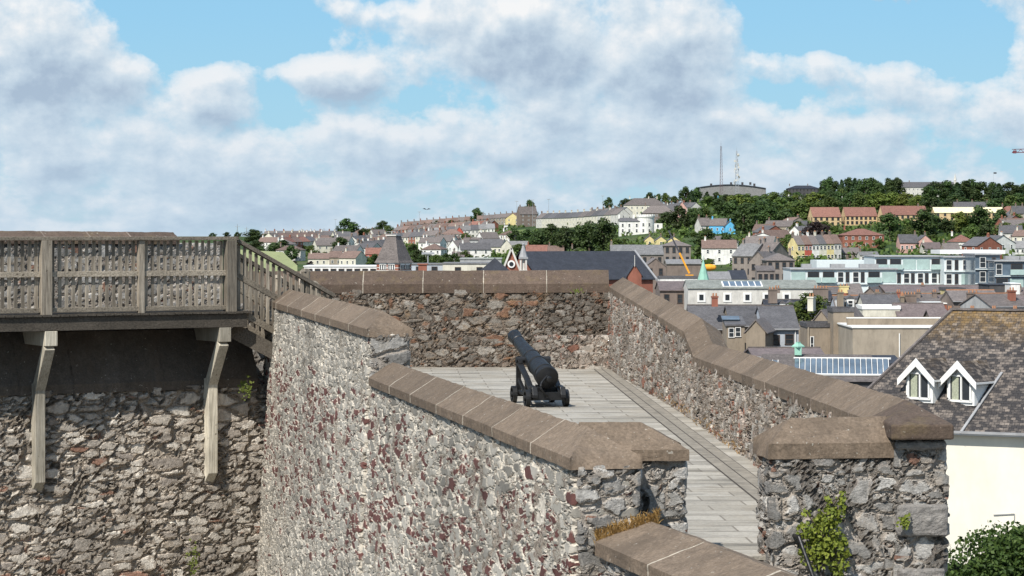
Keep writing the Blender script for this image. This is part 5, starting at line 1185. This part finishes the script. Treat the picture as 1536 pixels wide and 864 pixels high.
# street lights and poles on the hill
for i, (px, pt, pb, Yp) in enumerate(((775,302,340,None),(799,300,340,None),(823,299,340,None),(904,294,326,None),(1169,335,352,None),(642,300+80,408,420),(503,325,352,None),(629,318,352,None))):
    p = G(px,pb) if Yp is None else W(px,pb,Yp); h = (pb-pt)/F*p.y; m = MB(); m.cyl((0,0,-1),(0,0,h),.16,.09,6); e = empty('lamp_post', p, 'tall thin grey lamp post, %s from the left on the skyline side of the town' % ORD[[5,6,7,8,9,3,0,2][i] if i < 8 else 0].replace('tenth','last'), 'lamp post', 'tall lamp posts')
    loc(m,'pole','steel',e); m = MB(); m.box((0,0,h),(2.2,.5,.35)); loc(m,'lamp_head','steel',e)
for i, (px, pt) in enumerate(((356,336),(370,340),(384,345),(452,345),(455,345),(459,345),(486,342))):
    p = W(px,356,3000); h = (356-pt)/F*3000; e = empty('pylon', p, '%s far off pylon from the left on the horizon above the stair rail' % ORD[i], 'pylon', 'far pylons'); m = MB(); m.cyl((-1.2,0,-8),(0,0,h),.35,.2,4); m.cyl((1.2,0,-8),(0,0,h),.35,.2,4); m.box((0,0,h*.8),(6,.4,.4)); loc(m,'lattice','steel',e)
p = G(1490,300); e = empty('flagpole', p, 'thin flagpole with small dark flag on the right skyline', 'flagpole'); h = (300-258)/F*p.y; m = MB(); m.cyl((0,0,-1),(0,0,h),.09,.06,6); loc(m,'pole','steel',e)
m = MB(); m.box((1.3,0,h-.8),(2.2,.06,1.1)); loc(m,'flag','steel_d',e)
# lawn seen through the stair balusters
m = MB(); pts_ = [W(*c) for c in ((352,374,180),(424,378,180),(446,398,172),(446,425,150),(352,425,150))]; m.add([tuple(p) for p in pts_]+[(p.x,p.y+.4,p.z-.5) for p in pts_], [(0,1,2,3,4),(9,8,7,6,5)]+[(i,(i+1)%5,(i+1)%5+5,i+5) for i in range(5)])
tag(m.build('green_roof','lawn',origin=pts_[3]), 'pale yellow green sloping roof seen between the stair balusters', 'roof')
# grassy bank and cream flat pieces on hillside
def patch_(name, mat, pts):
    m = MB(); P_ = [G(*p) for p in pts]; n = len(P_); m.add([(p.x,p.y,p.z+.6) for p in P_]+[(p.x,p.y,p.z-3) for p in P_], [tuple(range(n)), tuple(range(2*n-1,n-1,-1))]+[(i,(i+1)%n,(i+1)%n+n,i+n) for i in range(n)]); return m.build(name, mat)
tag(patch_('grass_bank','grass_hill',[(708,362),(740,352),(790,345),(800,350),(770,362),(720,370)]), kind='structure')

# ------------------------------------------------------------------ middle distance roofs on the right
e = hb('dark slate house with blue grey gable front and white downpipes',1146,1198,493,462,Y=300,d=13,yaw=0,roof='x',wm='bluegrey',rm='slate',floors=None,cols=2,win=(1.2,1.3),fr='frame_dark',chim=(),name='house',cat='house') if False else None
def midhouse(label, L, Rr, pyE, pyR, Y, d, wm, rm, roof='x', yaw=0, wins=(), win=(1.0,1.4), fr='frame_white', chim=(), chsz=(1.1,2.0,2.2), hang=.3, cat='house'):
    s = Y/F; w = (Rr-L)*s; x = ((L+Rr)/2-CX)/F*Y; zg = T(x,Y); h = zpy(pyE,Y)-zg; rh = max(.2,(pyE-pyR)*s)
    e = empty('house', (x,Y,zg), label, cat, None, yaw)
    m = MB(); wall_geo(m,roof,w,d,h,rh,-2); loc(m,'wall',wm,e); m = MB(); roof_geo(m,roof,w,d,h,rh,hang); ro = loc(m,'roof',rm,e)
    if roof == 'x' and w > 3:
        m = MB(); m.box((0,d/2,h+rh+.2),(w+.3,.22,.14)); loc(m,'ridge_tiles','slate_b' if rm != 'slate_b' else 'pot',ro)
        m = MB(); m.box((0,-.36,h-.02),(w+.2,.13,.12)); loc(m,'gutter','lead',e)
    for (px, py) in wins: child('window', win_mesh(win[0],win[1],fr), e, ((px-(L+Rr)/2)*s,-.02,zpy(py,Y)-zg))
    for c in chim:   # (px, pyTop, pyBottom, widthpx, depth_m, mat)
        px, pt, pb, wp_, yy, cm = c; m = MB(); hh = (pb-pt)*s; m.box((0,0,hh/2),(wp_*s,.9,hh)); m.box((0,0,hh-.1),(wp_*s+.16,1.06,.2))
        k = max(2,int(wp_*s/.45))
        for i in range(k): m.cyl((-wp_*s/2+wp_*s*(i+.5)/k,0,hh),(-wp_*s/2+wp_*s*(i+.5)/k,0,hh+.4),.13,.10,8,1)
        c_ = loc(m,'chimney',[cm,'pot'],ro); c_.location = ((px-(L+Rr)/2)*s, yy, zpy(pb,Y)-zg)
    return e, s, zg, ro
def pipe(e, s, zg, Lc, px, p0, p1, Y, mat='frame_white'):
    m = MB(); m.cyl(((px-Lc)*s,-.12,zpy(p1,Y)-zg),((px-Lc)*s,-.12,zpy(p0,Y)-zg),.07,.07,8); loc(m,'downpipe',mat,e)
Y = 300
e, s, zg, ro = midhouse('blue grey rendered house with dark slate roof, two windows and white downpipes',1146,1198,493,463,Y,14,'bluegrey','slate','x',0,((1163,510),(1184,509)),(1.1,1.3),'frame_dark')
pipe(e,s,zg,1172,1153,493,530,Y); pipe(e,s,zg,1172,1157,495,530,Y); pipe(e,s,zg,1172,1193,495,530,Y)
m = MB(); m.box((0,-.35,zpy(494,Y)-zg),(53*s,.16,.14)); loc(m,'gutter','lead',e)
midhouse('dark slate roofed house in front of the left end of the pale hall',1036,1094,494,461,312,9,'tan','slate','x',0,())
midhouse('long dark slate roofed house running behind the blue grey house',1096,1150,489,462,Y+6,13,'tan','slate','x',0,(),chim=((1078,446,462,9,6,'brick'),))
e, s, zg, ro = midhouse('brown rendered gable annex with steep roof left of the blue grey house',1119,1148,497,481,Y-7,7,'tan','slate_b','y',-.25,((1131,526),),(1.3,.8),'frame_dark')
e, s, zg, ro = midhouse('tan back extension with two small windows under a skylit roof',1090,1117,489,478,Y-3,6,'tan','slate','mono',0,((1097,499),(1107,498)),(.7,1.2),'frame_white')
m = MB(); m.box((0,0,0),(2.2,1.3,.1)); sk = loc(m,'skylight','bglass',ro); sk.location = (-.4,2.6,zpy(483,Y-3)-zg+.4); sk.rotation_euler = (.3,0,0)
Y = 285
e, s, zg, ro = midhouse('tan gabled house with dark windows behind the brown chimney block',1212,1252,490,466,Y+10,12,'tan','slate_b','y',-.5,((1243,489),),(1.6,.8),'frame_dark',chim=((1202,446,468,9,3,'cream'),))
e, s, zg, ro = midhouse('flat roofed tan house with narrow white window and downpipe',1211,1266,491,489,Y,7,'tan','slate','flat',0,((1218,516),),(.45,1.8),'frame_white')
pipe(e,s,zg,1238.5,1212.5,491,530,Y,'beige')
e, s, zg, ro = midhouse('tall broad tan chimney block rising beside the flat roofed tan house',1250,1281,468,467,Y-3,5,'tan','slate','flat',0,())
e = slab('long tan rendered flat roofed building with a white edge strip',1279,1470,492,270,16,'beige','frame_white',0)
s = 270/F
zg = e.location.z; pc = (1279+1470)/2
m = MB(); m.box((0,5,zpy(485,270)-zg),(190*s,.4,1.1)); loc(m,'parapet','tan',e); pipe(e,s,zg,pc,1349,500,562,270)
m = MB(); m.box((0,5,zpy(479,270)-zg),(190*s+.1,.5,.12)); loc(m,'coping_edge','frame_white',e)
# glazed roof building
Y = 215; s = Y/F; x = (1235-CX)/F*Y; zg = T(x,Y); e = empty('glazed_roof_building',(x,Y,zg),'low building with a slate roof, blue glazed skylight strip and green copper vent','building',None,-.13); ze = zpy(572,Y)-zg; zr = zpy(536,Y)-zg; w = 190*s; d = 10
m = MB(); m.prism([(-w/2,0),(w*.47,0),(w*.47,d),(-w/2,d)],-2,ze-.05); loc(m,'wall','dark',e)
m = MB(); m.add([(-w/2,-.3,ze),(w*.5,-.3,ze),(w*.38,d*.55,zr),(-w/2,d*.55,zr),(-w/2,d+.3,ze),(w*.5,d+.3,ze)], [(0,1,2,3),(3,2,5,4),(1,5,2),(0,3,4),(0,4,5,1)]); ro = loc(m,'roof','slate_b',e)
sl = math.atan2(zr-ze,d*.55+.3); m = MB(); n = 17; sw_ = .42
for i in range(n): m.box((-3.9+i*.50,0,0),(.38,3.6,.06)); m.box((-3.9+i*.50+.25,0,.02),(.05,3.7,.09),mi=1)
m.box((.2,1.85,.03),(8.8,.14,.14),mi=1); m.box((.2,-1.85,.03),(8.8,.14,.14),mi=1)
sk = loc(m,'skylight',['bglass','frame_white'],ro); sk.location = (1.5,2.6,ze+(zr-ze)*(2.9/(d*.55+.3))+.10); sk.rotation_euler = (sl,0,0)
m = MB()
for i in range(4): m.box((-.75+i*.50,0,0),(.38,2.6,.06)); m.box((-.75+i*.50+.25,0,.02),(.05,2.7,.09),mi=1)
sk = loc(m,'skylight',['bglass','frame_white'],ro); sk.location = (-5.1,2.6,ze+(zr-ze)*(2.9/(d*.55+.3))+.10); sk.rotation_euler = (sl,0,0)
m = MB(); m.box((0,0,.0),(.8,.8,.9)); m.lathe((0,0,.45),(0,0,1),[(0,.75),(.12,.75),(.45,.3),(.6,.3)],4); c = loc(m,'roof_vent','copper',ro); c.location = (-2.3,d*.5,zr+.3); c.scale = (.8,.8,.8)
midhouse('purple grey slate roof ridge behind the glazed roof building',1130,1236,535,527,236,8,'dark','roof_p','x',0,())
midhouse('low dark lean-to roof right of the glazed roof building',1318,1352,548,540,224,5,'tan','slate_d','mono',0,())
# roofs in the right middle band
e, s, zg, ro = midhouse('slate house with three small white dormers left of the leafy tree',1150,1246,474,452,385,10,'tan','slate_d','x',0,(),chim=((1160,434,455,13,1,'brown'),(1237,433,452,22,5,'brown'),(1172,433,441,8,6,'brown')))
def dormer(par, X, Yy, Z, w=1.1, h=1.2, dep=1.6, rm='slate', round_=False):
    m = MB(); m.box((0,dep/2,h/2),(w,dep,h)); dd = loc(m,'dormer','frame_white',par); dd.location = (X,Yy,Z)
    m = MB(); m.add([(-w/2-.12,-.1,h),(w/2+.12,-.1,h),(0,-.1,h+.55),(-w/2-.12,dep+.3,h),(w/2+.12,dep+.3,h),(0,dep+.3,h+.55)],[(0,1,2),(5,4,3),(0,2,5,3),(2,1,4,5),(1,0,3,4)]); loc(m,'dormer_roof',rm,dd)
    child('window', win_mesh(w*.7,h*.75,'frame_white'), dd, (0,-.03,h*.48)); return dd
for px in (1163,1175,1188): dormer(ro,(px-1198)*s,1.5,zpy(468,385)-zg,1.1,1.3,2.0)
e, s, zg, ro = midhouse('slate roofed house with three white round topped dormers',1256,1306,470,446,370,10,'bluegrey','slate_b','x',0,(),chim=((1260,438,470,9,-.2,'tan'),))
for px in (1262,1277,1293): dormer(ro,(px-1281)*s,1.0,zpy(463,370)-zg,1.2,1.5,2.2)
e, s, zg, ro = midhouse('grey slate roof with cream end wall right of the round topped dormers',1298,1352,464,444,355,10,'cream','slate','x',0,(),chim=((1366,442,482,23,2,'brown'),(1355,444,470,5,1,'tan')))
midhouse('dark slate roofed house under the wide brown chimney',1348,1422,478,458,330,9,'brown','roof_p','x',0,())
midhouse('cream parapet wall building with flat roof in the middle band',1294,1350,464,462,332,6,'cream','frame_white','flat',0,())
e, s, zg, ro = midhouse('long tan building with purple grey roof and three dark windows',1328,1424,438,430,425,12,'tan','roof_p','x',0,((1391,448),(1403,448),(1414,448)),(1.1,1.6),'frame_dark',chim=((1391,428,434,4,5,'brown'),))
midhouse('pale yellow walled building behind the brown chimneys',1421,1448,436,434,418,8,'yellow','slate','flat',0,())
midhouse('long purple roofed range left of the yellow wall',1336,1480,441,430,455,10,'brown','roof_p','x',0,())
e, s, zg, ro = midhouse('purple slate roofed house with a squat brown chimney',1430,1500,452,438,345,10,'brown','slate_b','x',0,(),chim=((1461,439,462,17,1,'brown'),))
e, s, zg, ro = midhouse('slate roofed house at the right edge above the lichened roof',1484,1545,460,443,330,9,'grey','slate_b','x',.3,(),chim=((1530,436,452,9,2,'brick'),))
midhouse('orange red rendered gable among the middle roofs',1274,1294,442,427,430,8,'red','slate_b','x',0,(),chim=((1268,429,440,14,2,'yellow'),))
midhouse('small dark gabled house right of the orange red gable',1294,1316,442,432,420,9,'brown','slate_b','y',-.3,())
e = slab('dark flat roofed box building at the right edge of the middle roofs',1484,1520,428,430,10,'dark','slate_d')
slab('white stair core block at the right edge of the middle roofs',1516,1530,426,425,6,'white','frame_white')
slab('white flat roof with railing between the middle roofs',1392,1450,456,350,7,'brick','frame_white')
midhouse('dark slate house behind the leafy tree',1196,1250,452,438,440,10,'brown','slate_d','x',0,())
midhouse('grey slate range in front of the mint glazed flats',1196,1262,440,432,470,10,'brown','slate_b','x',0,())
tree('leafy green and orange tree between the middle roofs', 1211,486,58,46,1,Y=345)
tree('small orange tinged tree left of the leafy tree', 1190,484,26,24,2,Y=340)
tree('small bush behind the brown parapet ridge', 1061,478,16,16,1,Y=330)
# ------------------------------------------------------------------ cream house with dormers
yaw = R(-24); Yh = 124; 
ex = Vector((math.cos(yaw),math.sin(yaw),0)); ny = Vector((-math.sin(yaw),math.cos(yaw),0))
E0 = W(1243,648,Yh+6); E0.z = zpy(655,Yh)   # left end of the eave
hr = empty('dormer_house',(E0.x,E0.y,-14),'cream rendered house with lichened slate roof and two white dormers at the right edge','house',None,yaw)
ze = E0.z+14; wd_ = 24.0; dp = 13.0; rhh = zpy(467,Yh+7)-E0.z; hipr = 5.2
m = MB(); m.prism([(.4,.45),(wd_,.45),(wd_,dp-.45),(.4,dp-.45)],-1,ze-.02); loc(m,'wall','cream_white',hr)
me = bpy.data.meshes.new('roof'); A_, B_, C_, D_, E_, F_ = (0,0,ze),(wd_,0,ze),(wd_,dp,ze),(0,dp,ze),(hipr,dp/2,ze+rhh),(wd_,dp/2,ze+rhh)
vs = [A_,B_,F_,E_,C_,D_]; fs = [(0,1,2,3),(4,5,3,2),(5,0,3),(0,5,4,1)]; me.from_pydata(vs,[],fs); uvl = me.uv_layers.new(name='UV')
sl_ = math.hypot(rhh,dp/2)
uvt = {0:[(0,0),(wd_,0),(wd_,sl_),(hipr,sl_)],1:[(wd_,0),(0,0),(hipr,sl_),(wd_,sl_)],2:[(dp,0),(0,0),(dp/2,sl_)],3:[(0,0)]*4}
k = 0
for fi, f in enumerate(fs):
    for j in range(len(f)): uvl.data[k].uv = uvt[fi][j]; k += 1
me.materials.append(M['near_slate']); ro = bpy.data.objects.new('roof', me); COL.objects.link(ro); ro.parent = hr
sol = ro.modifiers.new('thick','SOLIDIFY'); sol.thickness = .08; sol.offset = -1
m = MB(); m.bar((hipr-.1,dp/2,ze+rhh+.04),(wd_,dp/2,ze+rhh+.04),.28,.12); m.bar((.0,0,ze+.05),(hipr,dp/2,ze+rhh+.04),.2,.1); loc(m,'ridge_tiles','slate_b',ro)
m = MB(); m.bar((-.1,-.10,ze-.02),(wd_,-.10,ze-.02),.14,.13); loc(m,'gutter','lead',hr)
m = MB(); m.bar((0,.18,ze-.12),(wd_,.18,ze-.12),.4,.12); loc(m,'soffit','frame_white',hr)
def to_local(P_): q = Vector(P_)-hr.location; return Vector((q.dot(ex), q.dot(ny), q.z))
def ray_roof(px, py):   # point of the front roof plane seen at a photo pixel
    lo, hi = 100.0, 150.0
    for i in range(60):
        mY = (lo+hi)/2; q = to_local(W(px,py,mY)); zr_ = ze+q.y*rhh/(dp/2)
        if q.z > zr_: lo = mY
        else: hi = mY
    return to_local(W(px,py,mY))
DY = R(-20)      # the dormers are turned a little further than the eave
for (px, py) in ((1379,601),(1441,605)):
    b_ = ray_roof(px,py); w2, h2, dep = 1.72, 1.80, 3.3
    dd = empty('dormer', (0,0,0), None, None); dd.parent = ro; dd.location = b_; dd.rotation_euler = (0,0,DY); del_ = None
    m = MB(); m.add([(-w2/2,0,-.1),(w2/2,0,-.1),(w2/2,dep,-.1),(-w2/2,dep,-.1),(-w2/2,0,h2-.45),(w2/2,0,h2-.45),(w2/2,dep,h2-.45),(-w2/2,dep,h2-.45),(0,0,h2+.35),(0,dep,h2+.35)],
        [(0,3,2,1),(0,1,5,8,4),(1,2,6,5),(2,3,7,9,6),(3,0,4,7),(5,6,9,8),(7,4,8,9)]); loc(m,'dormer_wall','frame_white',dd)
    me = bpy.data.meshes.new('dormer_roof'); wo = w2/2+.28; zo = h2-.45-.22; zt_ = h2+.44
    vs = [(-wo,-.30,zo),(0,-.30,zt_),(wo,-.30,zo),(-wo,dep,zo),(0,dep,zt_),(wo,dep,zo)]; me.from_pydata(vs,[],[(0,1,4,3),(1,2,5,4)]); uvl = me.uv_layers.new(name='UV')
    for li, uv in enumerate([(0,0),(0,1.4),(dep,1.4),(dep,0),(0,1.4),(0,0),(dep,0),(dep,1.4)]): uvl.data[li].uv = (uv[0]+px*.01, uv[1]+5.6)
    me.materials.append(M['near_slate']); o2 = child('dormer_roof', me, dd); sol = o2.modifiers.new('t','SOLIDIFY'); sol.thickness = .07
    m = MB()
    for sg in (-1,1): m.bar((sg*(wo+.03),-.34,zo-.10),(0,-.34,zt_-.10),.05,.30,up=(0,1,0)) if False else m.add([(sg*(wo+.05),-.36,zo-.34),(sg*(wo+.05),-.36,zo+.03),(0,-.36,zt_+.06),(0,-.36,zt_-.38),(sg*(wo+.05),-.31,zo-.34),(sg*(wo+.05),-.31,zo+.03),(0,-.31,zt_+.06),(0,-.31,zt_-.38)],[(0,1,2,3),(7,6,5,4),(0,4,5,1),(1,5,6,2),(2,6,7,3),(3,7,4,0)])
    loc(m,'bargeboard','frame_white',dd)
    m = MB(); m.box((wo-.02,dep/2-.3,zo-.02),(.10,dep,.10)); m.box((-wo+.02,dep/2-.3,zo-.02),(.10,dep,.10)); loc(m,'dormer_gutter','frame_white',dd)
    m = MB(); zc_ = .80; hh_ = 1.35
    for (cx_, cz_, sx_, sz_) in ((0,zc_+hh_/2,1.4,.09),(0,zc_-hh_/2,1.5,.12),(-.66,zc_,.1,hh_),(.66,zc_,.1,hh_),(.08,zc_,.09,hh_)): m.box((cx_,-.05,cz_),(sx_,.1,sz_))
    wn = loc(m,'window','frame_white',dd); m = MB(); m.box((0,-.012,zc_),(1.28,.02,hh_-.06)); loc(m,'pane','glass',wn); m = MB()
    m.box((-.32,-.03,zc_),(.42,.014,hh_-.12)); loc(m,'window_curtain','curtain_cloth',wn)
m = MB(); 
q1_ = ray_roof(1440,652); q2_ = ray_roof(1503,560); m.bar(q1_+Vector((0,-.02,.06)), q2_+Vector((0,-.02,.06)), .16,.05); loc(m,'lead_flashing','lead',ro)
m = MB(); q_ = to_local(W(1468,791,Yh-3)); m.bar((q_.x-.6,.40,q_.z-.05),(q_.x+.5,.40,q_.z+.06),.04,.04); m.bar((q_.x+.5,.42,q_.z+.06),(q_.x+.5,.42,q_.z-.35),.05,.05); loc(m,'wall_pipe','lead',hr)
# shrub in the bottom right corner
rb_ = random.Random(77); bp_ = []
Yb_ = 84.0; c0_ = W(1503,880,Yb_)
for i in range(24000):
    v = Vector((rb_.gauss(0,1),rb_.gauss(0,1),rb_.gauss(0,1))).normalized()
    lob = ((0,0,.1,2.15),(.9,.2,.75,1.3),(-.9,-.2,-.35,1.15),(.1,-.3,.55,1.25),(1.6,0,.3,1.6),(-.2,.1,-1.2,2.0))[rb_.randrange(6)]
    q = rb_.uniform(.55,1.05)**.6*lob[3]; bp_.append((c0_.x+lob[0]+v.x*q, c0_.y+lob[1]+v.y*q, c0_.z+lob[2]+v.z*q))
sb = empty('laurel_shrub',(c0_.x,c0_.y,-14),'rounded glossy green shrub in the bottom right corner before the cream wall','shrub')
leaf_cloud(bp_,.17,rb_,(-.2,-.3,.6),.9).build('foliage','bush',sb)
m = MB(); m.cyl((c0_.x,c0_.y,-14),(c0_.x,c0_.y,c0_.z),.28,.12,8)
for i in range(6): m.cyl((c0_.x,c0_.y,c0_.z-2.5),(c0_.x+rb_.uniform(-1.2,1.2),c0_.y+rb_.uniform(-1,1),c0_.z+rb_.uniform(-.2,.8)),.09,.03,6)
m.build('stem','bark',sb)
# rooftops filling the middle band
rf = random.Random(31)
for (Yr, p0, p1, stp, pe, pr2, tagw) in ((408,1300,1560,30,453,443,'behind the brown chimneys'),(300,1398,1560,32,482,469,'just above the lichened roof'),(560,1330,1545,40,430,421,'right below the glazed flats'),(452,1480,1560,28,444,434,'by the dark roof box')):
    px = p0; i = 0
    while px < p1:
        L = px; Rr = px+stp*rf.uniform(.8,1.1)
        midhouse('%s small house from the left in the row %s' % (ORD[i], tagw), L, Rr, pe+rf.uniform(-2,2), pr2+rf.uniform(-2,2), Yr, 8, rf.choice(['tan','brown','cream','brick','pale','white']), rf.choice(['slate','slate_b','roof_p','slate_d','tile_b']), rf.choice(['x','x','y']), rf.uniform(-.15,.15), chim=((Rr-3,pr2-5,pe-6,6,2,rf.choice(['brick','brown','tan'])),))
        px = Rr+1; i += 1
# scattered small houses on the left hillside
pos = []
for i in range(400):
    if len(pos) >= 30: break
    px, pb = rf.uniform(400,760), rf.uniform(364,396)
    if pb > 380 and (715 < px or 560 < px < 640): continue
    p = G(px,pb)
    if all((p-q[0]).length > 24 for q in pos): pos.append((p,px,pb))
pos.sort(key=lambda a: a[1])
for i, (p, px, pb) in enumerate(pos):
    house('small %s house, %s from the left of the scattered hillside houses' % ('pale', ORD[i]) , p.x, p.y, p.z+.2, rf.uniform(8,13), 8, rf.uniform(4.6,5.6), rf.uniform(2.2,3), rf.uniform(-.6,.6), rf.choice(['x','x','hip']), rf.choice(['cream','white','pale']), rf.choice(['slate','slate_b','tile_b']), 2, 3, 2, group='scattered hillside houses')
occ = [o.location.copy() for o in COL.objects if o.parent is None and o.get('category') in ('house','building','villa','apartment block')]
pos = []
for i in range(900):
    if len(pos) >= 34: break
    px, pb = rf.uniform(1045,1535), rf.uniform(322,398)
    if 1060 < px < 1215 and pb < 352: continue
    if any(a-10 < px < b_+10 and c_ < pb < d_+15 for a, b_, c_, d_ in ((1046,1106,322,370),(1212,1512,302,340),(1255,1330,340,374),(1345,1465,350,384),(1188,1270,372,402),(1260,1286,296,315))): continue
    p = G(px,pb)
    if all((p-q[0]).length > 26 for q in pos) and all((p.xy-q.xy).length > 21 for q in occ): pos.append((p,px,pb))
pos.sort(key=lambda a: a[1])
for i, (p, px, pb) in enumerate(pos):
    house('small house among trees, %s from the left of those scattered over the right slope' % ORD[i], p.x, p.y, p.z+.2, rf.uniform(8,14), 8, rf.uniform(4.8,6.2), rf.uniform(2.2,3), rf.uniform(-.6,.6), rf.choice(['x','x','hip','y']), rf.choice(['cream','white','pale','beige','brick']), rf.choice(['slate','slate_b','tile_b','tile_r']), 2, 3, 2, group='houses scattered on the right slope')
# scrub and hedges on the slope
rs = random.Random(5); m = MB()
for i in range(900):
    px = rs.uniform(560,1545) if i % 3 else rs.uniform(860,1545); cre = interp(CR,px); pb = rs.uniform(cre+3, 404 if px > 760 else 396)
    p = G(px,pb); rr_ = rs.uniform(1.6,4.2)
    for k in range(26):
        v = Vector((rs.gauss(0,1),rs.gauss(0,1),abs(rs.gauss(0,.7)))).normalized()*rr_*rs.uniform(.6,1.05); v.x *= 1.6; c_ = p+v; sz = rs.uniform(.5,1.3)
        nn = (v.normalized()+Vector((rs.gauss(0,.5),rs.gauss(0,.5),rs.gauss(0,.5)))).normalized(); a = nn.orthogonal().normalized(); b = nn.cross(a)
        m.add([c_-a*sz,c_-b*sz*.7,c_+a*sz,c_+b*sz*.7],[(0,1,2,3)])
tag(m.build('scrub','leaf1'), 'low green scrub and hedges covering the hillside', 'scrub', kind='stuff')
# two gulls
for i, (px, py) in enumerate(((640,315),)):
    m = MB(); m.add([(-.9,0,.25),(-.4,0,.38),(0,0,.1),(.4,0,.38),(.9,0,.2),(0,.5,.05),(0,-.35,.05),(0,0,-.08)],[(0,1,5,2),(0,6,2,1),(2,5,3,4),(2,3,4,6),(2,5,7),(2,7,6)]); o = m.build('gull','steel_d'); o.location = W(px,py,500); tag(o, ('small dark gull in the sky above the brick turret','small dark gull in the sky above the thick mast')[i], 'bird')
